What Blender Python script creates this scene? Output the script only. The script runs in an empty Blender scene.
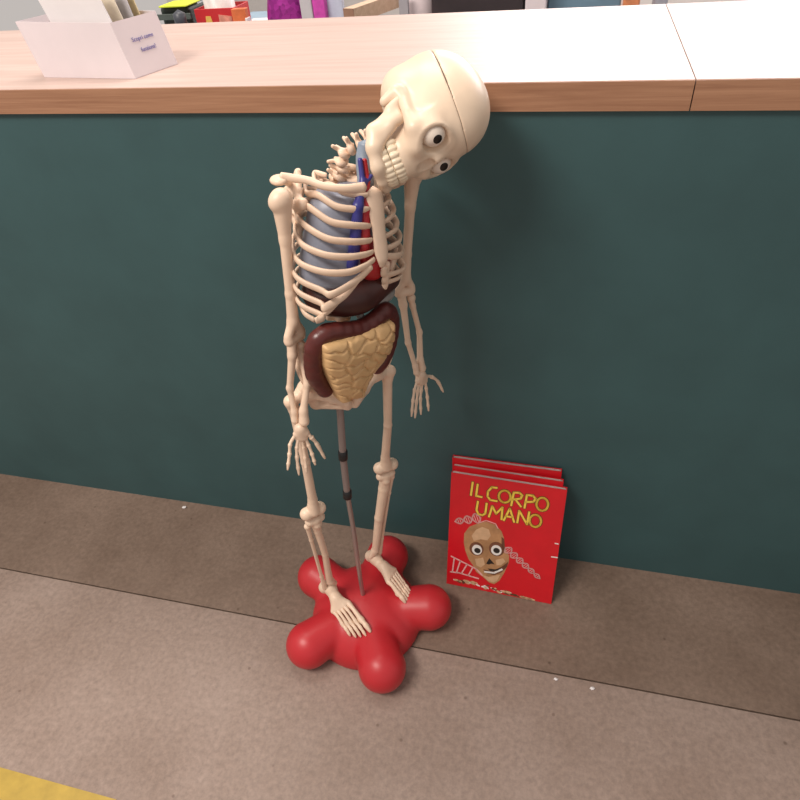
import bpy, math, random
import numpy as np
from mathutils import Matrix, Vector

random.seed(4)
scene = bpy.context.scene
COL = scene.collection

# ------------------------------------------------------------------ helpers
def tag(o, label=None, cat=None, group=None, kind=None):
    if label: o['label'] = label
    if cat: o['category'] = cat
    if group: o['group'] = group
    if kind: o['kind'] = kind
    return o

def empty(name, loc=(0, 0, 0), rotz=0.0):
    o = bpy.data.objects.new(name, None)
    o.empty_display_size = .05
    o.location = loc
    o.rotation_euler = (0, 0, rotz)
    COL.objects.link(o)
    return o

def mesh(name, verts, faces, mat, parent=None, smooth=True, mats=None, fmat=None):
    me = bpy.data.meshes.new(name)
    me.from_pydata([tuple(map(float, v)) for v in verts], [], [tuple(map(int, f)) for f in faces])
    if mats:
        for m in mats: me.materials.append(m)
        if fmat is not None:
            me.polygons.foreach_set('material_index', list(fmat))
    elif mat:
        me.materials.append(mat)
    if smooth:
        me.polygons.foreach_set('use_smooth', [True] * len(me.polygons))
    me.update()
    o = bpy.data.objects.new(name, me)
    COL.objects.link(o)
    if parent: o.parent = parent
    return o

class MB:
    """collects shapes for ONE mesh"""
    def __init__(s): s.v = []; s.f = []
    def add(s, v, f):
        n = len(s.v)
        s.v += [tuple(p) for p in v]
        s.f += [tuple(i + n for i in q) for q in f]
        return s
    def box(s, lo, hi, M=None):
        x0, y0, z0 = lo; x1, y1, z1 = hi
        v = [(x0, y0, z0), (x1, y0, z0), (x1, y1, z0), (x0, y1, z0), (x0, y0, z1), (x1, y0, z1), (x1, y1, z1), (x0, y1, z1)]
        if M is not None: v = [tuple(M @ Vector(p)) for p in v]
        return s.add(v, [(0, 3, 2, 1), (4, 5, 6, 7), (0, 1, 5, 4), (1, 2, 6, 5), (2, 3, 7, 6), (3, 0, 4, 7)])
    def tube(s, pts, rad, n=10, flat=None, refdir=(0, 0, 1), sub=0):
        v, f = tube(pts, rad, n, flat, refdir, sub)
        return s.add(v, f)
    def poly(s, pts, z0, z1):
        n = len(pts)
        a = sum(pts[i][0] * pts[(i + 1) % n][1] - pts[(i + 1) % n][0] * pts[i][1] for i in range(n))
        if a < 0: pts = pts[::-1]
        v = [(p[0], p[1], z0) for p in pts] + [(p[0], p[1], z1) for p in pts]
        f = [tuple(range(n))[::-1], tuple(range(n, 2 * n))] + [(i, (i + 1) % n, n + (i + 1) % n, n + i) for i in range(n)]
        return s.add(v, f)
    def stroke(s, pts, w, z0, z1, closed=False):
        """flat ribbon lying in the xy plane"""
        P = [Vector((p[0], p[1])) for p in pts]
        segs = list(zip(P, P[1:])) + ([(P[-1], P[0])] if closed else [])
        for a, b in segs:
            d = (b - a)
            if d.length < 1e-6: continue
            d.normalize(); q = Vector((-d.y, d.x)) * w / 2; e = d * w * .35
            s.poly([a - e + q, a - e - q, b + e - q, b + e + q], z0, z1)
        return s
    def build(s, name, mat, parent=None, smooth=False):
        return mesh(name, s.v, s.f, mat, parent, smooth)

def bevel(o, w, seg=2):
    m = o.modifiers.new('bevel', 'BEVEL'); m.width = w; m.segments = seg; m.limit_method = 'ANGLE'
    return o

def catmull(pts, sub):
    P = [np.array(p, float) for p in pts]
    if sub <= 0 or len(P) < 3:
        return P
    out = []
    Q = [2 * P[0] - P[1]] + P + [2 * P[-1] - P[-2]]
    for i in range(1, len(Q) - 2):
        a, b, c, d = Q[i - 1:i + 3]
        for k in range(sub):
            t = k / sub
            out.append(.5 * (2 * b + (c - a) * t + (2 * a - 5 * b + 4 * c - d) * t * t + (3 * b - a - 3 * c + d) * t ** 3))
    out.append(P[-1])
    return out

def tube(pts, rad, n=10, flat=None, refdir=(0, 0, 1), sub=0):
    """sweep an ellipse along a path; rad: number or list at the given points; flat: second-axis factor"""
    m0 = len(pts)
    P = catmull(pts, sub)
    rr = np.array([rad] * m0 if np.isscalar(rad) else rad, float)
    R = np.interp(np.linspace(0, m0 - 1, len(P)), np.arange(m0), rr)
    V, Fc = [], []
    ref = np.array(refdir, float)
    prev = None
    for i, p in enumerate(P):
        t = P[min(i + 1, len(P) - 1)] - P[max(i - 1, 0)]
        t = t / (np.linalg.norm(t) + 1e-12)
        if prev is None:
            u = ref - t * (ref @ t)
            if np.linalg.norm(u) < 1e-3: u = np.array([1, 0, 0]) - t * t[0]
        else:
            u = prev - t * (prev @ t)
        u /= np.linalg.norm(u); prev = u
        w = np.cross(t, u)
        for k in range(n):
            a = 2 * math.pi * k / n
            V.append(p + R[i] * (math.cos(a) * u + (flat or 1) * math.sin(a) * w))
    for i in range(len(P) - 1):
        for k in range(n):
            a, b = i * n + k, i * n + (k + 1) % n
            Fc.append((a, b, b + n, a + n))
    t0 = P[0] - P[1]; t0 /= np.linalg.norm(t0) + 1e-12
    t1 = P[-1] - P[-2]; t1 /= np.linalg.norm(t1) + 1e-12
    V.append(P[0] + t0 * R[0] * .6); c = len(V) - 1
    Fc += [(c, (k + 1) % n, k) for k in range(n)]
    V.append(P[-1] + t1 * R[-1] * .6); c = len(V) - 1; b = (len(P) - 1) * n
    Fc += [(c, b + k, b + (k + 1) % n) for k in range(n)]
    return V, Fc

# ---- implicit surfaces: distance functions polygonised by surface nets
def nets(vol, lo, vox, smooth=1):
    ins = vol < 0
    nx, ny, nz = vol.shape
    cnt = np.zeros((nx - 1, ny - 1, nz - 1), np.int8)
    for dx in (0, 1):
        for dy in (0, 1):
            for dz in (0, 1):
                cnt += ins[dx:nx - 1 + dx, dy:ny - 1 + dy, dz:nz - 1 + dz]
    act = (cnt > 0) & (cnt < 8)
    I, J, K = np.nonzero(act)
    idx = -np.ones(act.shape, np.int64); idx[I, J, K] = np.arange(len(I))
    acc = np.zeros((len(I), 3)); num = np.zeros(len(I))
    C8 = [(a, b, c) for a in (0, 1) for b in (0, 1) for c in (0, 1)]
    for p in C8:
        for ax in range(3):
            if p[ax]: continue
            q = list(p); q[ax] = 1
            va = vol[I + p[0], J + p[1], K + p[2]]; vb = vol[I + q[0], J + q[1], K + q[2]]
            m = (va < 0) != (vb < 0)
            t = np.where(m, va / np.where(m, va - vb, 1), 0)
            pos = np.tile(np.array(p, float), (len(I), 1)); pos[:, ax] = t
            acc += pos * m[:, None]; num += m
    V = (np.stack([I, J, K], 1) + acc / num[:, None])
    faces = []
    for ax in range(3):
        o1, o2 = (ax + 1) % 3, (ax + 2) % 3
        s0 = [slice(None)] * 3; s1 = [slice(None)] * 3
        s0[ax] = slice(0, -1); s1[ax] = slice(1, None)
        a = ins[tuple(s0)]; b = ins[tuple(s1)]
        for sign in (0, 1):
            m = (a & ~b) if sign == 0 else (~a & b)
            g = np.stack(np.nonzero(m), 1)
            ok = (g[:, o1] > 0) & (g[:, o2] > 0) & (g[:, o1] < vol.shape[o1] - 1) & (g[:, o2] < vol.shape[o2] - 1)
            g = g[ok]
            e1 = np.zeros(3, int); e1[o1] = 1; e2 = np.zeros(3, int); e2[o2] = 1
            c = [g - e1 - e2, g - e2, g, g - e1]
            q = np.stack([idx[x[:, 0], x[:, 1], x[:, 2]] for x in c], 1)
            if sign == 1: q = q[:, ::-1]
            faces.append(q)
    Fq = np.concatenate(faces)
    for _ in range(smooth):
        S = np.zeros_like(V); N = np.zeros(len(V))
        for a in range(4):
            b = (a + 1) % 4
            np.add.at(S, Fq[:, a], V[Fq[:, b]]); np.add.at(N, Fq[:, a], 1)
            np.add.at(S, Fq[:, b], V[Fq[:, a]]); np.add.at(N, Fq[:, b], 1)
        V = V * .5 + .5 * S / np.maximum(N, 1)[:, None]
    return V * vox + np.array(lo), Fq

def sdf(fn, lo, hi, vox, smooth=1):
    ax = [np.arange(lo[i], hi[i] + vox, vox) for i in range(3)]
    G = np.stack(np.meshgrid(*ax, indexing='ij'), -1)
    return nets(fn(G), [a[0] for a in ax], vox, smooth)

def smin(a, b, k):
    if k <= 0: return np.minimum(a, b)
    h = np.clip(.5 + .5 * (b - a) / k, 0, 1)
    return b + (a - b) * h - k * h * (1 - h)
def smax(a, b, k): return -smin(-a, -b, k)
def cone(P, a, b, ra, rb):
    a = np.array(a, float); b = np.array(b, float); d = b - a
    t = np.clip(((P - a) @ d) / max(d @ d, 1e-12), 0, 1)
    return np.linalg.norm(P - a - t[..., None] * d, axis=-1) - (ra + (rb - ra) * t)
def ball(P, c, r): return np.linalg.norm(P - np.array(c, float), axis=-1) - r
def ell(P, c, r, Rm=None):
    q = P - np.array(c, float)
    if Rm is not None: q = q @ Rm
    r = np.array(r, float)
    k0 = np.linalg.norm(q / r, axis=-1); k1 = np.linalg.norm(q / r ** 2, axis=-1)
    return k0 * (k0 - 1) / np.maximum(k1, 1e-9)

def bone(name, segs, mat, parent, k=.006, vox=.0016, cut=(), smooth=1, label=None):
    """segs: (a, b, ra, rb) round cones or (c, r) balls, blended into one surface"""
    pts = []
    for s in segs:
        if len(s) == 4: pts += [(s[0], s[2]), (s[1], s[3])]
        else: pts.append((s[0], s[1]))
    lo = np.min([np.array(p) - r for p, r in pts], 0) - 2.5 * vox - k * .3
    hi = np.max([np.array(p) + r for p, r in pts], 0) + 2.5 * vox + k * .3
    def fn(P):
        d = None
        for s in segs:
            e = cone(P, *s) if len(s) == 4 else ball(P, *s)
            d = e if d is None else smin(d, e, k)
        for c, r in cut:
            d = smax(d, -ball(P, c, r), k * .5)
        return d
    v, f = sdf(fn, lo, hi, vox, smooth)
    o = mesh(name, v, f, mat, parent)
    if label: o['label'] = label
    return o

A = lambda *p: np.array(p, float)
def lerp(a, b, t): return A(*a) * (1 - t) + A(*b) * t
def unit(v): v = A(*v); return v / np.linalg.norm(v)

# ------------------------------------------------------------------ materials
def nodes(name):
    m = bpy.data.materials.new(name); m.use_nodes = True
    nt = m.node_tree
    return m, nt, nt.nodes['Principled BSDF']
def mat(name, col, rough=.5, var=0.0, scale=20., bump=0.0, bscale=None, metal=0.0, spec=.5, detail=4., col2=None, stretch=None, coat=0.0):
    m, nt, b = nodes(name)
    b.inputs['Base Color'].default_value = (*col, 1)
    b.inputs['Roughness'].default_value = rough
    b.inputs['Metallic'].default_value = metal
    b.inputs['Specular IOR Level'].default_value = spec
    b.inputs['Coat Weight'].default_value = coat
    if var or col2 or bump:
        tc = nt.nodes.new('ShaderNodeTexCoord')
        vec = tc.outputs['Object']
        if stretch:
            mp = nt.nodes.new('ShaderNodeMapping'); mp.inputs['Scale'].default_value = stretch
            nt.links.new(vec, mp.inputs['Vector']); vec = mp.outputs['Vector']
    if var or col2:
        n = nt.nodes.new('ShaderNodeTexNoise'); n.inputs['Scale'].default_value = scale; n.inputs['Detail'].default_value = detail
        n.inputs['Roughness'].default_value = .6
        nt.links.new(vec, n.inputs['Vector'])
        r = nt.nodes.new('ShaderNodeValToRGB')
        r.color_ramp.elements[0].position = .3; r.color_ramp.elements[1].position = .7
        c2 = col2 or tuple(min(1, c * (1 + var)) for c in col)
        c1 = col if col2 else tuple(c * (1 - var) for c in col)
        r.color_ramp.elements[0].color = (*c1, 1); r.color_ramp.elements[1].color = (*c2, 1)
        nt.links.new(n.outputs['Fac'], r.inputs['Fac']); nt.links.new(r.outputs['Color'], b.inputs['Base Color'])
    if bump:
        n2 = nt.nodes.new('ShaderNodeTexNoise'); n2.inputs['Scale'].default_value = bscale or scale * 3; n2.inputs['Detail'].default_value = 6
        nt.links.new(vec, n2.inputs['Vector'])
        bp = nt.nodes.new('ShaderNodeBump'); bp.inputs['Strength'].default_value = bump; bp.inputs['Distance'].default_value = .01
        nt.links.new(n2.outputs['Fac'], bp.inputs['Height']); nt.links.new(bp.outputs['Normal'], b.inputs['Normal'])
    return m

BONE = mat('bone_plastic', (.77, .575, .43), .42, var=.05, scale=30)
SKULL = mat('skull_plastic', (.76, .595, .445), .36, var=.05, scale=22)
TOOTH = mat('tooth_plastic', (.83, .70, .52), .35, var=.03, scale=60)
SEAM = mat('dark_gap', (.10, .07, .05), .8, var=.1)
RED = mat('red_base_plastic', (.50, .022, .030), .40, var=.05, scale=15, bump=.02, bscale=60)
COLON = mat('colon_plastic', (.095, .017, .014), .33, var=.18, scale=60, bump=.05, bscale=120)
LIVER = mat('liver_plastic', (.055, .014, .011), .35, var=.2, scale=40)
GUT = mat('small_intestine_plastic', (.66, .42, .20), .45, var=.08, scale=40)
LUNG = mat('lung_plastic', (.255, .275, .34), .40, var=.12, scale=30)
HEART = mat('heart_plastic', (.42, .012, .016), .35, var=.08, scale=30)
VEIN = mat('vein_plastic', (.035, .035, .20), .35, var=.1, scale=40)
ARTERY = mat('artery_plastic', (.42, .02, .03), .35, var=.1, scale=40)
TRACH = mat('trachea_plastic', (.22, .27, .34), .4, var=.1, scale=60)
RODM = mat('rod_metal', (.42, .36, .34), .32, metal=.7, var=.05, scale=30)
RODP = mat('rod_sleeve', (.30, .24, .225), .45, metal=.3, var=.05, scale=30)
BLACK = mat('black_rubber', (.012, .011, .012), .5, var=.1)
def wood(name, c1, c2, rough, sx=(1.2, 22, 22), spec=.5, bump=.03):
    m, nt, b = nodes(name)
    tc = nt.nodes.new('ShaderNodeTexCoord'); mp = nt.nodes.new('ShaderNodeMapping'); mp.inputs['Scale'].default_value = sx
    nt.links.new(tc.outputs['Object'], mp.inputs['Vector'])
    n = nt.nodes.new('ShaderNodeTexNoise'); n.inputs['Scale'].default_value = 3.0; n.inputs['Detail'].default_value = 8; n.inputs['Roughness'].default_value = .65
    n.inputs['Distortion'].default_value = .4
    nt.links.new(mp.outputs['Vector'], n.inputs['Vector'])
    r = nt.nodes.new('ShaderNodeValToRGB'); r.color_ramp.elements[0].position = .32; r.color_ramp.elements[1].position = .68
    r.color_ramp.elements[0].color = (*c1, 1); r.color_ramp.elements[1].color = (*c2, 1)
    nt.links.new(n.outputs['Fac'], r.inputs['Fac']); nt.links.new(r.outputs['Color'], b.inputs['Base Color'])
    b.inputs['Roughness'].default_value = rough; b.inputs['Specular IOR Level'].default_value = spec
    return m
WOODTOP = wood('laminate_oak_top', (.455, .328, .28), (.555, .418, .365), .42)
WOODEDGE = wood('laminate_oak_edge', (.29, .138, .075), (.44, .235, .135), .45, (1.2, 40, 40))
WOODPALE = wood('pale_wood', (.50, .34, .22), (.62, .45, .31), .5)
TEAL = mat('teal_painted_panel', (.036, .090, .095), .55, var=.10, scale=5, bump=.03, bscale=140)
GREY = mat('grey_laminate', (.42, .43, .44), .5, var=.05)
PAPER = mat('white_paper', (.78, .74, .74), .6, var=.03, scale=15)
CARD = mat('white_card', (.72, .64, .66), .5, var=.03, scale=12)
INK = mat('violet_ink', (.14, .12, .38), .6, var=.02)
YELLOWINK = mat('yellow_print', (.88, .62, .08), .5, var=.05, scale=80)
YDARK = mat('dark_print_outline', (.16, .05, .012), .5)
COVER = mat('red_cover_print', (.62, .010, .018), .30, var=.06, scale=18)
PAGES = mat('page_edges', (.55, .45, .43), .8, var=.25, scale=300, stretch=(.2, 1, 6))
PINKINK = mat('pale_pink_print', (.74, .40, .38), .5, var=.12, scale=90)
WHITEINK = mat('white_print', (.78, .74, .70), .5)
BLACKINK = mat('black_print', (.02, .014, .012), .4)
FACEP = mat('tan_skull_print', (.42, .22, .10), .4, var=.25, scale=28)
FACED = mat('brown_skull_print', (.16, .06, .03), .4, var=.3, scale=40)
FACEL = mat('light_skull_print', (.60, .38, .22), .4, var=.12, scale=40)
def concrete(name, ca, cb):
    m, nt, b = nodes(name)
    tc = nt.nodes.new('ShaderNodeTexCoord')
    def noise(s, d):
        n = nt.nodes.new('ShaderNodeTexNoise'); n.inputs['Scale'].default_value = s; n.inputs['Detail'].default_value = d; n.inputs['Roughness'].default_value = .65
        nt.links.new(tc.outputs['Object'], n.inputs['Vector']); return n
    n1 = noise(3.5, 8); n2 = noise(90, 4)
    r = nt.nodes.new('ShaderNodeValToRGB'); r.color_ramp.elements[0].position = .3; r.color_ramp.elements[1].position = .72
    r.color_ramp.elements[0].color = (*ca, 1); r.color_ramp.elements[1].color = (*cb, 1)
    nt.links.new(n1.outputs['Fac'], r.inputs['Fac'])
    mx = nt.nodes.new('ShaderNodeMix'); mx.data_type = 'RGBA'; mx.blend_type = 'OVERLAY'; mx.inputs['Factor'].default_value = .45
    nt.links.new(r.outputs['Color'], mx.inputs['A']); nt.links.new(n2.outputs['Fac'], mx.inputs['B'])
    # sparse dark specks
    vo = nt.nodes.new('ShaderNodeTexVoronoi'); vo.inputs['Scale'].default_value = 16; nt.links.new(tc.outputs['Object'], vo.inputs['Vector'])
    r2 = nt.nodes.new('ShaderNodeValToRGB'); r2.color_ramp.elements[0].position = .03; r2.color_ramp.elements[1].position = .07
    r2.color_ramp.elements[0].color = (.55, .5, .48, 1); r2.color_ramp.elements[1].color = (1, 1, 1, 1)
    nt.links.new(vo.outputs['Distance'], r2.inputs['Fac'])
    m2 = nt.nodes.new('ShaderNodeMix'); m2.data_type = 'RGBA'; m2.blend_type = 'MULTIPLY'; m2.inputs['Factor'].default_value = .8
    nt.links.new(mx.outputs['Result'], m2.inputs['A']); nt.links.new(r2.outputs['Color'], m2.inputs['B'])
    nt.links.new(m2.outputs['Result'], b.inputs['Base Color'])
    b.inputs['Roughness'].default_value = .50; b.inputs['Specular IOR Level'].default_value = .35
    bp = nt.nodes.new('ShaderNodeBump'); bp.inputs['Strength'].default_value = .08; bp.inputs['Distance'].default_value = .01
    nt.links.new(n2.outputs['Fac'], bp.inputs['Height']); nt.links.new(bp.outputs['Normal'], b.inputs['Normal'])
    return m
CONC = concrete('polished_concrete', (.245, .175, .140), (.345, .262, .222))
CONCB = concrete('brown_shaded_concrete', (.155, .104, .076), (.25, .178, .138))  # browner slab tone, with the counter's shade partly put into the colour


# ================================================================== SKELETON
BX, BY = -.353, .715
skel = empty('anatomical_skeleton', (BX, BY, 0), math.radians(-38))
tag(skel, 'small cream anatomical model skeleton with head tilted sideways, on a red five-lobed base', 'skeleton')
# local frame: x = forward (the way it faces), y = its own left, z = up

# ---- base
def base_fn(P):
    d = ell(P, (0, 0, .010), (.128, .128, .094))
    for i in range(5):
        a = math.radians(12 + 72 * i + 38)
        c, s = math.cos(a), math.sin(a)
        e = cone(P, (.075 * c, .075 * s, .044), (.148 * c, .148 * s, .045), .046, .0515)
        d = smin(d, e, .009)
    return smax(d, -P[..., 2], .004)
v, f = sdf(base_fn, (-.23, -.23, -.012), (.23, .23, .125), .0032, 2)
v[:, 2] = np.maximum(v[:, 2], 0)
base = mesh('base', v, f, RED, skel)
base['label'] = 'glossy red plastic base with five rounded lobes'

# ---- support rod
J1 = A(0.0000, 0.0112, 0.4410)
rod_pts = [(0, 0, .075), (0, .003, .18), (-.001, .009, .31), tuple(J1)]
mb = MB().tube(rod_pts, .0048, 14, sub=6); rod = mb.build('support_rod', RODM, skel, True)
rod['label'] = 'thin metal support rod'
J2 = A(0.0000, 0.0179, 0.5437)
mb = MB().tube([tuple(J1), tuple(J2), A(-0.0040, 0.0306, 0.6430), (-.012, .038, .69), (-.03, .05, .74)], .0064, 14, sub=6)
sl = mb.build('sleeve', RODP, rod, True); sl['label'] = 'thicker grey upper sleeve of the rod'
for J_ in (J1, J2):
    mb = MB().tube([J_ + A(0, -.001, -.009), J_ + A(0, .001, .009)], .0086, 16); cl = mb.build('collar', BLACK, rod, True); cl['label'] = 'black collar'

# ---- torso frame
O = A(0, .046, .70); UP = A(0, .196, .9806); LF = A(0, .9806, -.196); FW = A(1, 0, 0)
YAW = math.radians(9); OT = O - LF * .010
LT = LF * math.cos(YAW) - FW * math.sin(YAW); FT = FW * math.cos(YAW) + LF * math.sin(YAW)
def TP(a, b, c): return OT + UP * ((c - .70) / .9806) + LT * a + FT * b
def TC(P):
    q = P - OT
    return q @ LT, q @ FT, (q @ UP) * .9806 + .70

# ---- vertebrae (one shape, repeated)
def vert_fn(P):
    d = ell(P, (0, 0, 0), (.0105, .0125, .0068))
    d = np.maximum(d, np.abs(P[..., 2]) - .0055)
    d = smin(d, cone(P, (-.008, 0, 0), (-.024, 0, -.006), .0042, .0030), .004)
    for s in (-1, 1):
        d = smin(d, cone(P, (-.009, s * .006, 0), (-.014, s * .020, .001), .0038, .0032), .004)
    return d
vv, vf = sdf(vert_fn, (-.032, -.027, -.014), (.015, .027, .012), .0013, 1)
vert0 = mesh('vertebra', vv, vf, BONE, skel)
spine_ctl = [(-.026, .052, .722), (-.012, .056, .76), (-.008, .068, .82), tuple(TP(0, -.036, .88)), tuple(TP(0, -.040, .94)), tuple(TP(0, -.036, .985)), A(-0.0300, 0.1170, 1.0250), A(-0.0280, 0.1163, 1.0397), A(-0.0220, 0.1191, 1.0512), A(-0.0150, 0.1275, 1.0559), A(-0.0080, 0.1382, 1.0593), A(-0.0000, 0.1524, 1.0632)]
SP = catmull(spine_ctl, 12)
SP = np.array(SP); cum = np.concatenate([[0], np.cumsum(np.linalg.norm(np.diff(SP, axis=0), axis=1))])
def spine_at(s):
    return np.array([np.interp(s, cum, SP[:, i]) for i in range(3)])
nv = 24; tot = cum[-1]; steps = []
wts = [1.25] * 5 + [1.0] * 12 + [.74] * 7
acc = 0
for w in wts: steps.append(acc + w / 2); acc += w
for i, (w, s0) in enumerate(zip(wts, steps)):
    s = s0 / acc * tot
    p = spine_at(s); t = unit(spine_at(min(s + .006, tot)) - spine_at(max(s - .006, 0)))
    y = LF - t * (LF @ t); y = unit(y); x = np.cross(y, t)
    sc = w / acc * tot / .0145
    o = vert0 if i == 0 else vert0.copy()
    if i: COL.objects.link(o)
    M = Matrix(((x[0], y[0], t[0], p[0]), (x[1], y[1], t[1], p[1]), (x[2], y[2], t[2], p[2]), (0, 0, 0, 1)))
    sx = 1.0 if i < 17 else .78
    o.parent = skel
    o.matrix_local = M @ Matrix.Diagonal((sx, sx, sc, 1))

# ---- ribs and sternum
WID = [.037, .054, .066, .074, .081, .087, .090, .089, .086, .078]
CF = [1.018, 1.000, .979, .961, .946, .937]
CL = [1.024, 1.012, .997, .975, .952, .929, .907, .887, .868, .852]
MARG = [TC(A(*p)) for p in (A(0.0780, 0.0742, 0.9328), A(0.0730, 0.0522, 0.9198), A(0.0660, 0.0306, 0.9009), A(0.0560, 0.0104, 0.8811))]
MARG = [(-q[0], q[1], q[2]) for q in MARG]
MARGL = [TC(A(*p)) for p in (A(0.0720, 0.0996, 0.9186), A(0.0680, 0.1046, 0.9039), A(0.0630, 0.1068, 0.8895), A(0.0580, 0.1055, 0.8763))]
def rib_pts(i, s):
    w = WID[i]; cl_ = CL[i]; cb = [1.024, 1.014, 1.002, .987, .969, .949, .928, .909, .891, .872][i]
    if s > 0 and i >= 5:      # the lower left side tucks in towards the margin
        w = w * [.96, .88, .80, .72, .60][i - 5]; cl_ = cl_ + [.003, .012, .020, .026, .030][i - 5]; cb = cb + [0, .004, .008, .012, .014][i - 5]
    bk = -.048 + (.008 if i == 0 else 0)
    fr = .050 + min(i, 6) * .0040
    pts = [(s * .010, bk + .012, cb), (s * .42 * w, bk - .006, cb - .001), (s * .78 * w, bk + .016, cb - .010), (s * w, bk + .052, cl_)]
    if i >= 9: return pts + [(s * .95 * w, bk + .070, cl_ - .006)]
    if i < 6:
        sag = .003 + max(0, i - 4) * .004
        return pts + [(s * .89 * w, .60 * fr, .6 * cl_ + .4 * CF[i] - sag), (s * .62 * w, .93 * fr, .45 * cl_ + .55 * CF[i] - sag), (s * .34 * w, fr + .003, .22 * cl_ + .78 * CF[i] - .5 * sag), (s * .012, fr + .003, CF[i])]
    k = i - 5
    MG = MARG if s < 0 else MARGL
    mg = MG[k]
    return pts + [(s * .89 * w, .58 * fr, cl_ - .007), (s * (.55 * w + .45 * mg[0] + .010), .9 * mg[1], .5 * cl_ + .5 * mg[2] - .010), (s * mg[0], mg[1], mg[2]), (s * MG[k - 1][0], MG[k - 1][1], MG[k - 1][2])]
for i in range(10):
    for s in (-1, 1):
        pts = rib_pts(i, s)
        P = [TP(*p) for p in pts]
        r = [.0034, .0046, .0056, .0060] + [.0061, .0062, .0058, .0050]
        mb = MB().tube(P, r[:len(P)], 10, flat=.52, refdir=UP, sub=7)
        mb.build('rib', BONE, skel, True)
st = [TP(0, .054, 1.020), TP(0, .061, .998), TP(0, .068, .972), TP(0, .074, .948), TP(0, .078, .935), TP(0, .078, .926)]
mb = MB().tube(st, [0.0140, .0128, .0108, .0118, .0088, .0042], 16, flat=.34, refdir=LF, sub=6)
mb.build('sternum', BONE, skel, True)

bone('costal_cartilage', [(A(0.0700, 0.1068, 0.9213), A(0.0580, 0.1066, 0.8775), .0046, .0040), (A(0.0520, 0.1310, 0.9145), A(0.0560, 0.1122, 0.8810), .0046, .0042), (A(0.0340, 0.1524, 0.9125), A(0.0460, 0.1293, 0.8899), .0042, .0042)], BONE, skel, .006, .0014)
# ---- organs
def lung_fn(s):
    def fn(P):
        a, b, c = TC(P); a = a * s
        f_ = np.interp(c, CL[::-1], WID[::-1])
        d = (np.sqrt((a / (.84 * f_)) ** 2 + ((b - .002) / (.022 + .29 * f_)) ** 2) - 1) * .034
        d = smax(d, .008 - a, .006)
        return smax(smax(d, .886 - c, .010), c - 1.014, .012)
    return fn
for s in (-1, 1):
    c = TP(s * .045, .004, .95)
    v, f = sdf(lung_fn(s), c - A(.07, .07, .1), c + A(.07, .07, .1), .003, 1)
    mesh('lung', v, f, LUNG, skel)
v, f = sdf(lambda P: smin(ell(P, TP(.012, .046, .919), (.022, .026, .027)), cone(P, TP(.002, .040, .94), TP(-.002, .036, .962), .016, .011), .012),
           TP(0, .045, .93) - A(.06, .07, .07), TP(0, .045, .93) + A(.06, .07, .07), .0025, 1)
heart = mesh('heart', v, f, HEART, skel)
bone('vein', [(TP(-.030, .050, .925), TP(-.026, .052, 1.005), .0085, .0070), (TP(-.026, .052, 1.005), A(0.0440, 0.0995, 1.0343), .0070, .0042),
              (A(0.0440, 0.0995, 1.0343), A(0.0340, 0.1054, 1.0589), .0040, .0034), (A(0.0440, 0.1023, 1.0307), A(0.0440, 0.1131, 1.0381), .0034, .0030)], VEIN, skel, .004, .0014, label='dark blue vein')
bone('artery', [(TP(-.015, .056, .94), TP(-.013, .052, 1.000), .0085, .0075), (TP(-.013, .052, 1.0), A(0.0420, 0.1074, 1.0340), .0075, .0040), (A(0.0420, 0.1074, 1.0340), A(0.0340, 0.1122, 1.0557), .0040, .0036)],
     ARTERY, skel, .004, .0014, label='red artery')
mb = MB(); tp = [A(0.0300, 0.1128, 1.0210), A(0.0220, 0.1191, 1.0361), A(0.0140, 0.1269, 1.0507), A(0.0120, 0.1339, 1.0668)]
mb.tube(tp, [.011, .0115, .0125, .012], 16, sub=6); mb.build('trachea', TRACH, skel, True)
def liver_fn(P):
    a, b, c = TC(P)
    Q = np.stack([b, a, c], -1)
    d = ell(Q, (.010, -.006, .870), (.056, .067, .038))
    d = smin(d, ell(Q, (.018, .036, .884), (.050, .048, .026)), .015)
    return smax(d, (.846 + .30 * np.maximum(a - .0, 0) - c), .006)
c = TP(0, .01, .87)
v, f = sdf(liver_fn, c - A(.08, .11, .07), c + A(.08, .11, .07), .003, 1)
mesh('liver', v, f, LIVER, skel)
v, f = sdf(lambda P: np.minimum(ell(P, TP(.045, .016, .853), (.038, .040, .016)), cone(P, TP(.0, .03, .855), TP(.0, .045, .83), .006, .006)), TP(.03, .02, .845) - A(.07, .08, .05), TP(.03, .02, .845) + A(.07, .08, .05), .0025, 1)
mesh('stomach', v, f, mat('stomach_plastic', (.30, .27, .25), .45, var=.1), skel)
# large intestine: haustrated horseshoe
cp = [A(0.0360, -0.0094, 0.7379), A(0.0420, -0.0244, 0.7757), A(0.0480, -0.0245, 0.8129), A(0.0540, -0.0180, 0.8395), A(0.0580, 0.0000, 0.8499), A(0.0600, 0.0284, 0.8404), A(0.0580, 0.0589, 0.8299), A(0.0540, 0.0880, 0.8301), A(0.0480, 0.1119, 0.8315), A(0.0420, 0.1234, 0.8040), A(0.0380, 0.1186, 0.7678), A(0.0360, 0.1070, 0.7426), A(0.0360, 0.0886, 0.7258)]
cpp = catmull(cp, 10)
def colon_fn(P):
    d = np.full(P.shape[:-1], 9.); n = len(cpp)
    L = 0
    for i in range(n - 1):
        L += np.linalg.norm(cpp[i + 1] - cpp[i])
        r = .0128 + .0009 * math.sin(L * 2 * math.pi / .016)
        d = smin(d, ball(P, cpp[i], r), .003)
    return d
lo = np.min(cpp, 0) - .026; hi = np.max(cpp, 0) + .026
v, f = sdf(colon_fn, lo, hi, .0024, 1)
mesh('large_intestine', v, f, COLON, skel)
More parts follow.
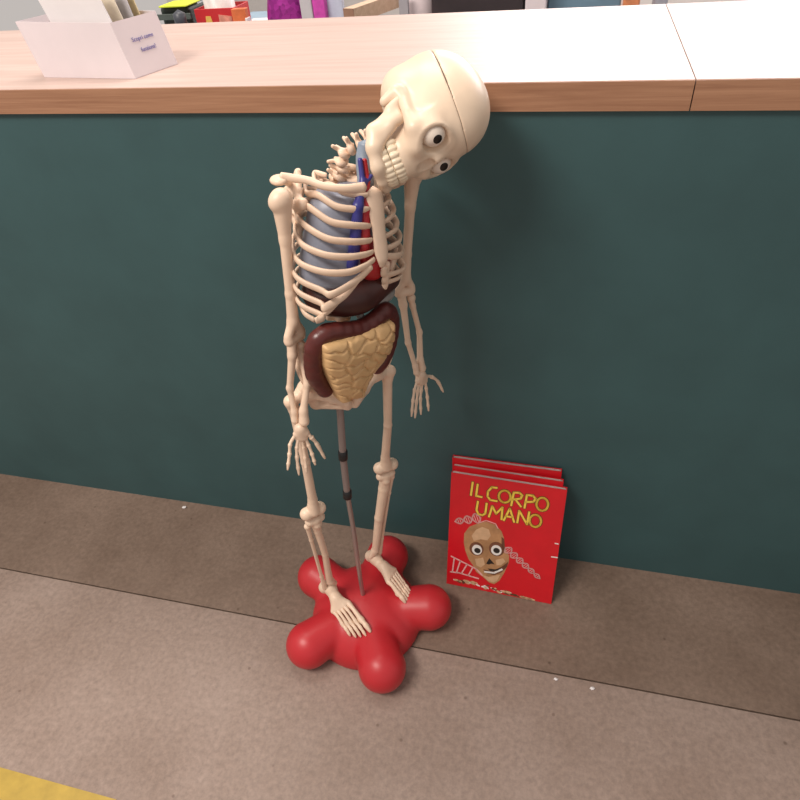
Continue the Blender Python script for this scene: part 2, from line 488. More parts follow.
# small intestine: cushion with winding grooves
outl = [A(0.0700, -0.0146, 0.8408), A(0.0780, 0.0237, 0.8343), A(0.0780, 0.0513, 0.8275), A(0.0700, 0.0830, 0.8259), A(0.0620, 0.1075, 0.8193), A(0.0600, 0.1081, 0.7920), A(0.0580, 0.0968, 0.7658), A(0.0580, 0.0709, 0.7480), A(0.0580, 0.0540, 0.7249), A(0.0520, 0.0454, 0.7031), A(0.0520, 0.0063, 0.7159), A(0.0580, -0.0044, 0.7544), A(0.0640, -0.0144, 0.8016)]
outl = np.array(outl); oc = outl.mean(0)
nrm = np.linalg.svd(outl - oc)[2][2]
if nrm[0] < 0: nrm = -nrm
ey = unit(LF - nrm * (LF @ nrm)); ez = np.cross(nrm, ey)
op = np.stack([(outl - oc) @ ey, (outl - oc) @ ez], 1)
rng = np.random.default_rng(11)
seeds = []
while len(seeds) < 46:
    q = rng.uniform((-.075, -.085), (.075, .085))
    if all(np.linalg.norm((q - s) * A(.75, 1.25)[:2]) > .0135 for s in seeds) or rng.random() < .002: seeds.append(q)
seeds = np.array(seeds)
def poly_sd(x, y, V):
    d = np.full(x.shape, 9.); ins = np.zeros(x.shape, bool); n = len(V)
    for i in range(n):
        a, b = V[i], V[(i + 1) % n]; e = b - a
        t = np.clip(((x - a[0]) * e[0] + (y - a[1]) * e[1]) / (e @ e), 0, 1)
        d = np.minimum(d, np.hypot(x - a[0] - t * e[0], y - a[1] - t * e[1]))
        c = ((a[1] > y) != (b[1] > y)) & (x < (b[0] - a[0]) * (y - a[1]) / (b[1] - a[1] + 1e-12) + a[0])
        ins ^= c
    return np.where(ins, -d, d)
def gut_local(P):
    x, y, z = P[..., 0], P[..., 1], P[..., 2]
    e = poly_sd(x, y, op)
    wx = x + .0022 * np.sin(y * 260); wy = y + .0022 * np.sin(x * 240 + 1)
    D = np.sort(np.stack([np.hypot((wx - s[0]) * .75, (wy - s[1]) * 1.25) for s in seeds], -1), -1)[..., :2]
    g = D[..., 1] - D[..., 0]
    groove = .0040 * np.exp(-(g / .0028) ** 2)
    h = .016 * np.sqrt(np.clip(-(e - .004) / .030, 0, 1)) + .002
    top = z - h + groove
    d = smax(e - .003, top, .006)
    return smax(d, -z - .022, .004)
v, f = sdf(gut_local, (op[:, 0].min() - .012, op[:, 1].min() - .012, -.030), (op[:, 0].max() + .012, op[:, 1].max() + .012, .026), .0015, 1)
v = oc + v[:, :1] * ey + v[:, 1:2] * ez + v[:, 2:] * nrm
fl = np.linalg.det(np.stack([ey, ez, nrm]))
mesh('small_intestine', v, f if fl > 0 else f[:, ::-1], GUT, skel)

# ---- pelvis
HR = A(-.010, -.025, .710); HL = A(.010, .108, .692)
PC = (HR + HL) / 2; PL = unit(HL - HR); PU = unit(A(0, .1, .99) - PL * (A(0, .1, .99) @ PL)); PF = np.cross(PL, PU)
def PP(f_, l_, u_): return PC + PF * f_ + PL * l_ + PU * u_
def pelvis_fn(P):
    q = P - PC
    Q = np.stack([q @ PF, q @ PL, q @ PU], -1)
    d = np.full(P.shape[:-1], 9.)
    S = Q.copy(); S[..., 1] = np.abs(S[..., 1])
    d = ell(S, (-.030, .0, .022), (.014, .030, .034))                       # sacrum
    d = smin(d, cone(S, (-.035, .0, .0), (-.028, .0, -.030), .011, .006), .006)
    rot = np.array(Matrix.Rotation(math.radians(28), 3, 'Z') @ Matrix.Rotation(math.radians(-24), 3, 'X'))
    w = ell(S, (-.010, .058, .040), (.044, .0085, .040), rot)                # iliac wing
    d = smin(d, w, .006)
    d = smin(d, cone(S, (-.032, .030, .030), (-.020, .050, .030), .012, .010), .008)
    d = smin(d, ball(S, (.0, .060, .004), .0195), .008)                      # socket
    d = smin(d, cone(S, (.006, .058, .0), (.036, .010, -.014), .0085, .0075), .006)   # upper pubic branch
    d = smin(d, cone(S, (.036, .010, -.014), (.034, .006, -.025), .0075, .0065), .006)
    d = smin(d, cone(S, (.034, .008, -.024), (.000, .042, -.032), .0060, .0075), .005) # lower branch
    d = smin(d, cone(S, (-.004, .056, -.004), (-.008, .046, -.034), .0110, .0100), .006) # sit bone
    return d
v, f = sdf(pelvis_fn, PC - A(.085, .12, .085), PC + A(.085, .12, .11), .0024, 1)
mesh('pelvis', v, f, BONE, skel)

# ---- legs
def leg(hip, knee, ank, side, knee_fw, th=1.0):
    """side: +1 its left, -1 its right"""
    hip, knee, ank = A(*hip), A(*knee), A(*ank)
    fw = unit(knee_fw)
    ax = unit(knee - hip); lat = unit(np.cross(ax, fw)); lat = lat * (1 if lat[1] * side > 0 else -1)
    gt = hip + lat * (.026 if side < 0 else .021) + A(0, 0, -.006)
    k1 = knee - ax * .012
    mid = lerp(gt + lat * -.004, k1, .5) + fw * .006
    top = gt - lat * .005 + ax * .018
    bone('femur', [(hip, .0155), (hip, gt, .0090, .0100), (gt, top, .0105, .0095), (top, mid, .0088, .0078), (mid, k1 - ax * .03, .0078, .0088),
                   (k1 - ax * .03, k1, .0088, .0135), (k1 + lat * .0135 + ax * .004 - fw * .002, .0132), (k1 - lat * .0135 + ax * .004 - fw * .002, .0132)], BONE, skel, .0035)
    sx = unit(ank - knee)
    t0 = knee + sx * .016
    med = -lat
    tm = lerp(t0, ank, .5) + med * .003 + fw * .002
    bone('tibia', [(t0 + lat * .0115, .0095), (t0 - lat * .0115, .0095), (t0 + fw * .006 + sx * .012, .0085), (t0, t0 + sx * .040, .0125, .0076 * th), (t0 + sx * .040, tm, .0079 * th, .0066 * th),
                   (tm, ank - sx * .014, .0066 * th, .0085), (ank - sx * .014 + med * .002, ank + med * .010 + sx * .004, .0088, .0062)], BONE, skel, .0035)
    f0 = t0 + lat * .017 + sx * .016 - fw * .004; f1 = ank + lat * .0135 + sx * .006 - fw * .003
    bone('fibula', [(f0, .0062), (f0, lerp(f0, f1, .2), .0052, .0038), (lerp(f0, f1, .2), lerp(f0, f1, .8) , .0038, .0038), (lerp(f0, f1, .8), f1, .0040, .0058)], BONE, skel, .004, .0014)
leg(HR, (-.020, -.057, .418), (-.041, -.052, .150), -1, (1, -.05, .0))
leg(HL, (-.030, .125, .404), (-.044, .073, .142), 1, (1, -.30, 0), 1.45)

def foot(ank, heel, side, tips, starts, mid_r=.0125):
    ank, heel = A(*ank), A(*heel)
    tc = np.mean([A(*s) for s in starts], 0)
    segs = [(ank, .0125), (ank, heel, .0120, .0125), (ank + A(0, 0, -.006), lerp(ank, tc, .55), .0130, .0120), (heel, .0135)]
    for s in starts: segs.append((lerp(ank, tc, .5), A(*s), .0095, .0066))
    ft = bone('foot', segs, BONE, skel, .006, .0016)
    for j, (s, t) in enumerate(zip(starts, tips)):
        big = j == 0
        s, t = A(*s), A(*t); L = np.linalg.norm(t - s)
        us = [0, .06, .25, .44, .52, .58, .66, .72, .78, .85, .90, .95, 1.0] if not big else [0, .06, .25, .48, .57, .64, .72, .79, .84, .92, 1.0]
        rs = [.0055, .0050, .0034, .0038, .0050, .0046, .0034, .0042, .0040, .0032, .0036, .0030, .0016] if not big else [.0070, .0066, .0048, .0056, .0075, .0070, .0052, .0060, .0058, .0046, .0030]
        P = []
        for u in us:
            p = lerp(s, t, u); p[2] += .010 * math.sin(min(u, .6) / .6 * math.pi) * .5 + (.004 * math.sin((u - .55) / .45 * math.pi) if u > .55 else 0)
            P.append(p)
        MB().tube(P, rs, 10, sub=3).build('toe', BONE, ft, True)
foot((-.041, -.054, .136), A(-0.0672, -0.0562, 0.1120), -1,
     [A(0.0793, -0.0376, 0.0920), A(0.0783, -0.0495, 0.0880), A(0.0720, -0.0587, 0.0860), A(0.0646, -0.0671, 0.0840), A(0.0534, -0.0743, 0.0830)],
     [A(0.0045, -0.0410, 0.1180), A(0.0037, -0.0513, 0.1180), A(0.0008, -0.0592, 0.1150), A(-0.0020, -0.0672, 0.1120), A(-0.0064, -0.0743, 0.1080)])
foot((-.044, .072, .128), A(-0.0658, 0.0736, 0.1100), 1,
     [A(0.0730, 0.0645, 0.0900), A(0.0723, 0.0716, 0.0880), A(0.0691, 0.0788, 0.0870), A(0.0655, 0.0849, 0.0860), A(0.0598, 0.0909, 0.0850)],
     [A(0.0209, 0.0600, 0.1180), A(0.0142, 0.0681, 0.1180), A(0.0099, 0.0771, 0.1160), A(0.0052, 0.0848, 0.1130), A(0.0008, 0.0909, 0.1100)])

# ---- arms
def shoulder_blade(s, sh, acro):
    inner = TP(s * .050, -.064, 1.000); low = A(-0.0450, 0.0373, 0.9487) if s < 0 else TP(s * .060, -.068, .930); gl = A(*sh)
    top = TP(s * .042, -.050, 1.028)
    def fn(P):
        d = None
        n = np.cross(low - gl, inner - gl); n = n / np.linalg.norm(n)
        # thin triangular plate
        T = [gl, low, inner, top]
        d = cone(P, gl, low, .0065, .0045)
        for a_, b_ in ((low, inner), (inner, top), (top, gl)): d = smin(d, cone(P, a_, b_, .0040, .0040), .004)
        for t in (.2, .4, .6, .8):
            d = smin(d, cone(P, lerp(low, gl, t), lerp(low, inner, t), .003, .0028), .006)
            d = smin(d, cone(P, lerp(gl, top, t), inner, .003, .0028), .006)
        d = smin(d, ball(P, gl, .0100), .005)
        d = smin(d, cone(P, lerp(inner, top, .4), A(*acro), .0045, .0052), .004)   # spine of the blade
        d = smin(d, ell(P, A(*acro), (.014, .012, .0062)), .004)
        d = smin(d, cone(P, gl + A(.004, 0, .002), gl + A(.014, .002 * s, .006), .0090, .0085), .004)  # beak
        return d
    allp = np.array([inner, low, gl, top, A(*acro), gl + A(.026, 0, .01)])
    v, f = sdf(fn, allp.min(0) - .016, allp.max(0) + .016, .0019, 1)
    mesh('scapula', v, f, BONE, skel)
def arm(s, sh, el, wr, elax, pal):
    sh, el, wr = A(*sh), A(*el), A(*wr)
    ax = unit(el - sh); lat = unit(A(*elax) - ax * (A(*elax) @ ax))   # elbow hinge axis
    hd = sh
    n0 = sh + ax * .012
    bone('humerus', [(hd - ax * 0, .0150), (hd + LF * s * .006 + ax * .004, .0120), (n0, sh + ax * .055, .0125, .0080), (sh + ax * .052, lerp(sh, el, .65), .0080, .0074),
                     (lerp(sh, el, .65), el - ax * .028, .0074, .0090), (el - ax * .030, el - ax * .008 + lat * .012, .0075, .0068), (el - ax * .030, el - ax * .008 - lat * .012, .0075, .0078),
                     (el - lat * .011, el + lat * .011, .0082, .0088)], BONE, skel, .004)
    fx = unit(wr - el); l2 = unit(A(*pal) - fx * (A(*pal) @ fx))       # from ulna to radius at the wrist
    l1 = lat if lat @ l2 > 0 else -lat
    u0 = el + fx * .012 - l1 * .007; u1 = wr - l2 * .0085 - fx * .002
    um = lerp(u0, u1, .55) - l2 * .0065
    bone('ulna', [(u0 - fx * .010, u0 + fx * .012, .0080, .0072), (u0 + fx * .012, um, .0064, .0050), (um, u1 - fx * .015, .0048, .0048), (u1 - fx * .015, u1, .0048, .0062)], BONE, skel, .005, .0014)
    r0 = el + fx * .014 + l1 * .010; r1 = wr + l2 * .0070 - fx * .002
    rm = lerp(r0, r1, .5) + l2 * .0085
    bone('radius', [(r0, .0072), (r0, r0 + fx * .016, .0058, .0048), (r0 + fx * .016, rm, .0050, .0050), (rm, r1 - fx * .018, .0050, .0062), (r1 - fx * .018, r1, .0064, .0086)], BONE, skel, .005, .0014)
def hand(wr, chains):
    wr = A(*wr)
    segs = [(wr, .0075)]
    starts = [A(*c[0]) for c in chains]
    for q in starts: segs.append((wr, q, .0072, .0052))
    h = bone('hand', segs, BONE, skel, .005, .0013)
    for j, c in enumerate(chains):
        P = catmull(c, 8); n = len(P)
        P = [P[int(round(t * (n - 1)))] for t in np.linspace(0, 1, min(n, 17))]
        th = j == len(chains) - 1
        us = np.linspace(0, 1, len(P))
        kn = [0, .40, .68, .86, 1.0] if not th else [0, .45, .72, 1.0]
        rad = []
        for u in us:
            near = min(abs(u - q) for q in kn)
            r = .0029 + .0015 * math.exp(-(near / .045) ** 2)
            rad.append((r if u < .97 else .0020) * (1.12 if th else 1) * (1 - .22 * u))
        MB().tube(P, rad, 9, sub=2).build('finger', BONE, h, True)
SHR = (.000, .000, 1.030); SHL = (.000, .217, 1.000)
ELR = (.002, -.025, .825); ELL = (-.028, .206, .791)
WRR = A(0.0260, -0.0586, 0.6923); WRL = A(-0.0150, 0.2166, 0.6197)
arm(-1, SHR, ELR, WRR, (.25, -1, 0), A(0.0340, -0.0546, 0.6995)-A(0.0240, -0.0651, 0.6908))
arm(1, SHL, ELL, WRL, (.25, 1, 0), A(-0.0150, 0.2301, 0.6172)-A(-0.0100, 0.2000, 0.6318))
hand(A(0.0270, -0.0606, 0.6812), [[A(0.0250, -0.0696, 0.6725), A(0.0250, -0.0826, 0.6600), A(0.0290, -0.0903, 0.6444), A(0.0370, -0.1033, 0.6227)],
                     [A(0.0270, -0.0667, 0.6654), A(0.0290, -0.0746, 0.6518), A(0.0330, -0.0809, 0.6339), A(0.0410, -0.0885, 0.6030)],
                     [A(0.0290, -0.0630, 0.6621), A(0.0310, -0.0655, 0.6471), A(0.0370, -0.0696, 0.6266), A(0.0450, -0.0766, 0.6023)],
                     [A(0.0310, -0.0584, 0.6627), A(0.0350, -0.0579, 0.6494), A(0.0410, -0.0577, 0.6307), A(0.0470, -0.0591, 0.6104)],
                     [A(0.0330, -0.0550, 0.6719), A(0.0370, -0.0522, 0.6651), A(0.0410, -0.0459, 0.6468), A(0.0470, -0.0397, 0.6119)]])
hand(A(-0.0150, 0.2185, 0.6114), [[A(-0.0120, 0.2080, 0.6021), A(-0.0100, 0.1993, 0.5910), A(-0.0060, 0.1894, 0.5692), A(-0.0000, 0.1782, 0.5375)],
                     [A(-0.0130, 0.2131, 0.5936), A(-0.0120, 0.2076, 0.5799), A(-0.0080, 0.1989, 0.5572), A(-0.0020, 0.1878, 0.5261)],
                     [A(-0.0150, 0.2207, 0.5881), A(-0.0150, 0.2185, 0.5743), A(-0.0120, 0.2121, 0.5544), A(-0.0060, 0.2061, 0.5212)],
                     [A(-0.0180, 0.2307, 0.5856), A(-0.0180, 0.2322, 0.5696), A(-0.0160, 0.2324, 0.5450), A(-0.0100, 0.2288, 0.5138)],
                     [A(-0.0180, 0.2325, 0.5957), A(-0.0200, 0.2452, 0.5880), A(-0.0180, 0.2619, 0.5679), A(-0.0140, 0.2724, 0.5357)]])
ACR = A(-0.0200, 0.0120, 1.0467); ACL = (-.020, .232, 1.000)
shoulder_blade(-1, A(-0.0120, 0.0298, 1.0092), ACR); shoulder_blade(1, (-.012, .192, .992), ACL)
cr = [A(0.0520, 0.0948, 1.0305), A(0.0460, 0.0710, 1.0350), A(0.0300, 0.0498, 1.0399), A(0.0100, 0.0378, 1.0461), A(-0.0080, 0.0236, 1.0490), A(-0.0160, 0.0138, 1.0512)]
MB().tube(cr, [.0074, .0056, .0050, .0052, .0058, .0062], 12, flat=.85, sub=6).build('clavicle', BONE, skel, True)
cm = []
for p in cr:
    q = A(*p) - O; cm.append(O + FW * (q @ FW) - LF * (q @ LF) + UP * (q @ UP))
MB().tube(cm, [.0074, .0056, .0050, .0052, .0058, .0062], 12, flat=.85, sub=6).build('clavicle', BONE, skel, True)

# ---- skull (own frame in cm: x forward, y left, z up)
SK = np.array([[.8306, -.3328, .4465], [-.2747, .4525, .8484], [-.4844, -.8273, .2844]])
u_, _, w_ = np.linalg.svd(SK); SK = u_ @ w_
SS = .0088
ST = A(.030, .1883, 1.0790) - SK @ A(7, 0, 2.6) * (SS - .00818) + A(0, 0, .0048)
def sk(v): return (np.asarray(v) * SS) @ SK.T + ST
def cran_fn(P):
    S = P.copy(); S[..., 1] = np.abs(S[..., 1])
    d = ell(P, (-.4, 0, 5.6), (8.2, 5.95, 7.2))
    d = smin(d, ell(P, (2.4, 0, 6.1), (6.4, 5.3, 6.2)), 1.6)
    d = smin(d, ell(P, (-2.6, 0, 1.2), (5.4, 4.9, 3.4)), 2.0)                 # lower back
    f_ = ell(S, (5.2, 0, .6), (3.6, 4.6, 3.2))                                # mid face
    f_ = smin(f_, ell(S, (5.6, 0, -1.8), (3.5, 3.5, 2.6)), 1.2)               # upper jaw
    d = smin(d, f_, .8)
    rim = np.abs(np.linalg.norm((S - np.array((7.4, 3.2, 2.6))) / np.array((2.2, 1.2, 1.16)), axis=-1) - 1.9) * 1.05
    rim = np.maximum(rim, np.abs(S[..., 0] - 7.0 + .28 * np.maximum(S[..., 1] - 3.2, 0)) - .9) - .16
    d = smin(d, rim, 1.4)                                                      # rounded rim of the orbit
    d = smin(d, cone(S, (6.2, 4.75, .4), (7.3, 3.0, -.4), .95, 1.05), 1.5)     # cheekbone
    d = smin(d, ell(S, (3.8, 4.2, 2.4), (3.2, 1.25, 2.2)), 1.5)               # flat temple
    d = smax(d, -ell(S, (8.9, 3.2, 2.6), (2.6, 2.15, 2.08)), .25)             # eye socket
    d = smin(d, cone(S, (7.9, 0, 3.4), (8.7, 0, 2.0), .72, .66), .8)          # nose bridge
    d = smin(d, ell(S, (7.7, 0, .1), (1.1, 1.6, 2.1)), .6)
    d = smax(d, -ell(S, (9.0, 0, .2), (1.1, .95, 1.45)), .22)                 # shallow nose opening
    d = smin(d, cone(S, (8.0, .0, -2.0), (8.3, 0, -3.0), .9, .7), .6)
    d = smin(d, ell(S, (5.7, 0, -2.7), (3.3, 3.25, 1.0)), .5)
    d = smax(d, -ell(S, (3.2, 0, -3.8), (3.6, 1.9, 1.4)), .4)                 # palate
    d = smax(d, -ell(S, (3.0, 5.0, -1.3), (1.8, .9, 1.3)), .5)                # hollow behind the cheekbone
    a_ = np.minimum(cone(S, (5.9, 4.95, .4), (3.6, 5.5, .35), .9, .72), cone(S, (3.6, 5.5, .35), (.9, 5.3, .6), .72, .85))
    d = smin(d, a_, 1.1)
    d = smin(d, cone(S, (-.6, 5.2, .2), (-.4, 4.8, -1.8), 1.2, .8), 1.0)      # mastoid
    return d
CUT = 7.2; TILT = -.05
def plane(P): return P[..., 2] - CUT - TILT * P[..., 0]
def gapw(P): return .050 * np.clip((4.4 - P[..., 0]) / 1.6, 0, 1) + .004
lo, hi = (-11.2, -8.4, -5.6), (10.6, 8.4, 13.2)
v, f = sdf(lambda P: smax(cran_fn(P), plane(P) + gapw(P), .05), lo, hi, .17, 1)
skull = mesh('skull', sk(v), f, SKULL, skel)
v, f = sdf(lambda P: smax(cran_fn(P), -plane(P) + gapw(P), .05), lo, hi, .17, 1)
mesh('skull_cap', sk(v), f, SKULL, skull)
v, f = sdf(lambda P: np.maximum(cran_fn(P) + .16, np.abs(plane(P)) - .35), lo, hi, .2, 1)
mesh('cut_line', sk(v), f, SEAM, skull)['label'] = 'dark gap under the skull cap'
def mand_fn(P):
    S = P.copy(); S[..., 1] = np.abs(S[..., 1])
    d = cone(S, (.9, 5.4, .3), (1.5, 5.2, -1.6), .68, .62)
    d = smin(d, cone(S, (3.7, 4.7, -.6), (3.7, 4.8, -2.2), .42, .55), .6)
    for x0, x1 in ((1.4, 3.0), (2.0, 3.5), (2.7, 4.0), (3.4, 4.5)):
        d = smin(d, cone(S, (x0, 5.0, -1.0), (x1, 4.6, -5.0), .52, .60), .8)
    d = smin(d, cone(S, (4.3, 4.6, -2.6), (5.5, 4.0, -5.2), .50, .60), .8)
    d = smin(d, cone(S, (3.2, 4.5, -5.2), (5.4, 3.8, -6.0), .66, .80), 1.4)
    d = smin(d, cone(S, (5.4, 3.8, -6.0), (7.5, 2.3, -6.4), .80, .82), 1.4)
    d = smin(d, cone(S, (7.5, 2.3, -6.4), (8.2, 0, -6.5), .82, .98), 1.4)
    return d
v, f = sdf(mand_fn, (-.4, -6.9, -9.4), (10.0, 6.9, 1.6), .16, 1)
mand = mesh('mandible', sk(v), f, SKULL, skull)
def arch(t):   # dental arch, t in -1..1
    a = t * 1.30
    return A(3.5 + 5.3 * math.cos(a), 3.45 * math.sin(a) / math.sin(1.30), 0)
def teeth_fn(zc, sgn):
    T = []
    for i in range(14):
        t = (i - 6.5) / 7.0 * 1.0
        p = arch(t); q = arch(t + .02) - arch(t - .02); tg = unit(q); n_ = A(-tg[1], tg[0], 0) * -1
        big = abs(i - 6.5) > 4
        Rm = np.stack([n_, tg, A(0, 0, 1)], 1)
        T.append((p + A(0, 0, zc), (.52 if not big else .64, .50 if not big else .56, 1.05), Rm))
    def fn(P):
        d = np.full(P.shape[:-1], 9.)
        for c, r, Rm in T: d = np.minimum(d, ell(P, c, r, Rm))
        return np.maximum(d, sgn * (P[..., 2] + 4.30) * -1 + .03)
    return fn
v, f = sdf(teeth_fn(-3.62, 1), (3.2, -4.5, -5.2), (9.8, 4.5, -2.3), .10, 1)
mesh('upper_teeth', sk(v), f, TOOTH, skull)
v, f = sdf(teeth_fn(-4.98, -1), (3.2, -4.5, -6.4), (9.8, 4.5, -3.6), .10, 1)
mesh('lower_teeth', sk(v), f, TOOTH, skull)

# eyes: white balls with a black pupil disc and thin iris ring, procedural in object space (z = gaze)
EYE, nt, b = nodes('eye_white_black_pupil')
tc = nt.nodes.new('ShaderNodeTexCoord'); sep = nt.nodes.new('ShaderNodeSeparateXYZ'); nt.links.new(tc.outputs['Object'], sep.inputs[0])
rp = nt.nodes.new('ShaderNodeValToRGB'); rp.color_ramp.interpolation = 'CONSTANT'
mp = nt.nodes.new('ShaderNodeMapRange'); mp.inputs['From Min'].default_value = -.0168; mp.inputs['From Max'].default_value = .0168
nt.links.new(sep.outputs['Z'], mp.inputs['Value']); nt.links.new(mp.outputs['Result'], rp.inputs['Fac'])
rp.color_ramp.elements[0].color = (.80, .70, .60, 1); rp.color_ramp.elements[1].position = .962; rp.color_ramp.elements[1].color = (.010, .006, .005, 1)
nt.links.new(rp.outputs['Color'], b.inputs['Base Color']); b.inputs['Roughness'].default_value = .18
PUP = unit(A(.94, -.255, -.225))
for s in (-1, 1):
    bm_v, bm_f = [], []
    nu, nvv = 24, 16; r = .0168
    for j in range(nvv + 1):
        th = math.pi * j / nvv
        for i in range(nu):
            ph = 2 * math.pi * i / nu
            bm_v.append((r * math.sin(th) * math.cos(ph), r * math.sin(th) * math.sin(ph), r * math.cos(th)))
    for j in range(nvv):
        for i in range(nu):
            bm_f.append((j * nu + i, (j + 1) * nu + i, (j + 1) * nu + (i + 1) % nu, j * nu + (i + 1) % nu))
    e = mesh('eyeball', bm_v, bm_f, EYE, skull)
    e.location = sk(A(6.75, s * 3.2, 2.6))
    e.rotation_euler = Vector(PUP).to_track_quat('Z', 'Y').to_euler()
    e['label'] = 'white eyeball with a black pupil'

# ================================================================== SETTING
def slab(name, lo, hi, m, parent=None, kind='structure'):
    o = MB().box(lo, hi).build(name, m, parent)
    if kind: o['kind'] = kind
    return o
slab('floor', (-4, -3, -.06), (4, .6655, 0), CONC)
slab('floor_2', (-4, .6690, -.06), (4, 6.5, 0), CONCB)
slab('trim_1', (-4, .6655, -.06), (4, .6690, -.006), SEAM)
slab('wall_back', (-4, 6.5, 0), (4, 6.6, 3.0), mat('white_wall_paint', (.74, .72, .69), .7, var=.03))
yel = slab('trim_2', (-2.2, .195, 0), (-.735, .247, .0008), mat('yellow_floor_paint', (.46, .31, .05), .5, var=.12, scale=30))

# counter: teal front with its own carcass, worktop laid on top
cnt = empty('service_counter', (-.4, .97, 0)); tag(cnt, 'long service counter with a plain dark teal front panel standing on the concrete floor', 'counter')
def loc(o, P): return (P[0] - o.location.x, P[1] - o.location.y, P[2] - o.location.z)
def cbox(o, lo, hi, name, m, b=0.0):
    q = MB().box(loc(o, lo), loc(o, hi)).build(name, m, o)
    if b: bevel(q, b)
    return q
cbox(cnt, (-3.2, .967, 0), (2.4, .987, 1.0628), 'front_panel', TEAL)
cbox(cnt, (-3.2, 1.43, .0), (2.4, 1.45, 1.0628), 'back_panel', GREY)
for x in (-3.2, -1.5, .2, 2.38): cbox(cnt, (x, .987, 0), (x + .02, 1.43, 1.0628), 'divider', GREY)
wt = empty('worktop', (-1.5, 1.22, 1.0628)); tag(wt, 'long light oak laminate worktop carrying the white leaflet box', 'worktop')
cbox(wt, (-3.2, .9625, 1.0628), (.1535, 1.483, 1.1016), 'top_board', WOODTOP)
cbox(wt, (-3.2, .9600, 1.0628), (.1535, .9625, 1.1010), 'edge_band', WOODEDGE)
w2 = empty('worktop', (1.2, 1.22, 1.0628)); tag(w2, 'second oak laminate worktop to the right of the dark joint', 'worktop')
cbox(w2, (.1552, .9625, 1.0628), (2.4, 1.483, 1.1016), 'top_board', WOODTOP)
cbox(w2, (.1552, .9600, 1.0628), (2.4, .9625, 1.1010), 'edge_band', WOODEDGE)

# ---- leaflet box on the worktop
def text_mesh(name, body, size, m, parent, M, ext=.0002):
    cu = bpy.data.curves.new(name, 'FONT'); cu.body = body; cu.size = size; cu.align_x = 'CENTER'; cu.extrude = ext
    t = bpy.data.objects.new(name, cu); COL.objects.link(t)
    dg = bpy.context.evaluated_depsgraph_get()
    me = bpy.data.meshes.new_from_object(t.evaluated_get(dg))
    bpy.data.objects.remove(t); bpy.data.curves.remove(cu)
    me.name = name; me.materials.clear(); me.materials.append(m)
    o = bpy.data.objects.new(name, me); COL.objects.link(o); o.parent = parent; o.matrix_local = M
    return o
hb = empty('leaflet_box', (-.78, 1.06, 1.1016)); tag(hb, 'white card leaflet box with two lines of violet writing, on the left of the worktop', 'box')
h0 = A(-.78, 1.06, 1.1016)
b0, b1 = A(-.723, 1.015, 1.1018), A(-.695, 1.110, 1.1018); b3 = b0 + A(-.20, .022, 0); b2 = b1 + A(-.20, .030, 0)
t0 = b0 + A(-.019, .006, .082); t1 = b1 + A(-.019, .006, .082)
t3 = t0 + A(-.20, .022, .004); t2 = t1 + A(-.20, .030, .004)
def sheet(quad, th, name, m, parent, org):
    q = [p - org for p in quad]; n = unit(np.cross(q[1] - q[0], q[3] - q[0])) * th
    v = [p for p in q] + [p + n for p in q]
    return mesh(name, v, [(3, 2, 1, 0), (4, 5, 6, 7), (0, 1, 5, 4), (1, 2, 6, 5), (2, 3, 7, 6), (3, 0, 4, 7)], m, parent, False)
sheet([b0, b1, t1, t0], -.0015, 'end_panel', CARD, hb, h0)
sheet([b3, b0, t0, t3], -.0015, 'side_panel', CARD, hb, h0)
sheet([b1, b2, t2, t1], -.0015, 'side_panel', CARD, hb, h0)
sheet([b2, b3, t3, t2], -.0015, 'end_panel', CARD, hb, h0)
sheet([b0, b1, b2, b3], .0015, 'bottom', CARD, hb, h0)
ex = unit(b1 - b0); ez_ = unit(((t0 + t1) - (b0 + b1)) / 2); en = np.cross(ex, ez_)
if en[0] < 0: en = -en
ez_ = np.cross(en, ex)
fh = (t0 - b0) @ ez_; fx0 = (t0 - b0) @ ex
for body, fu, fv, sz in (('Scopri come', .50, .60, .0092), ('funziona!', .53, .40, .0092)):
    p = b0 + ex * (.099 * fu + fx0 * fv) + ez_ * (fh * fv) + en * .0010 - h0
    a_ = math.radians(3)
    M = Matrix(((ex[0], ez_[0], en[0], p[0]), (ex[1], ez_[1], en[1], p[1]), (ex[2], ez_[2], en[2], p[2]), (0, 0, 0, 1)))
    text_mesh('printed_line', body, sz, INK, hb, M)
labs = ['white leaflet standing tallest at the front of the leaflet box', 'cream leaflet leaning in the middle of the leaflet box', 'grey white leaflet at the back of the leaflet box', 'yellowish leaflet edge sticking up beside the right panel of the box']
lm = [PAPER, mat('cream_paper', (.66, .58, .45), .6, var=.04), mat('grey_paper', (.50, .48, .50), .6, var=.05), mat('yellowish_paper', (.60, .47, .25), .6, var=.05)]
offs = [(.024, .120, -.01), (.045, .115, .0), (.064, .125, .008), (.082, .105, .008)]
for k, (s, hh, tl) in enumerate(offs):
    a0 = b0 + (b1 - b0) * (s / .105) + A(-.014, 0, .004); a1 = a0 + A(-.13, .016, 0)
    up_ = A(-.034, .012 + tl, hh + .012)
    o = sheet([a0, a1, a1 + up_ * .98 + A(0, 0, -.012 * (k % 2)), a0 + up_], .002, 'leaflet', lm[k], None, A(0, 0, 0))
    tag(o, labs[k], 'leaflet', 'leaflets in the white box')

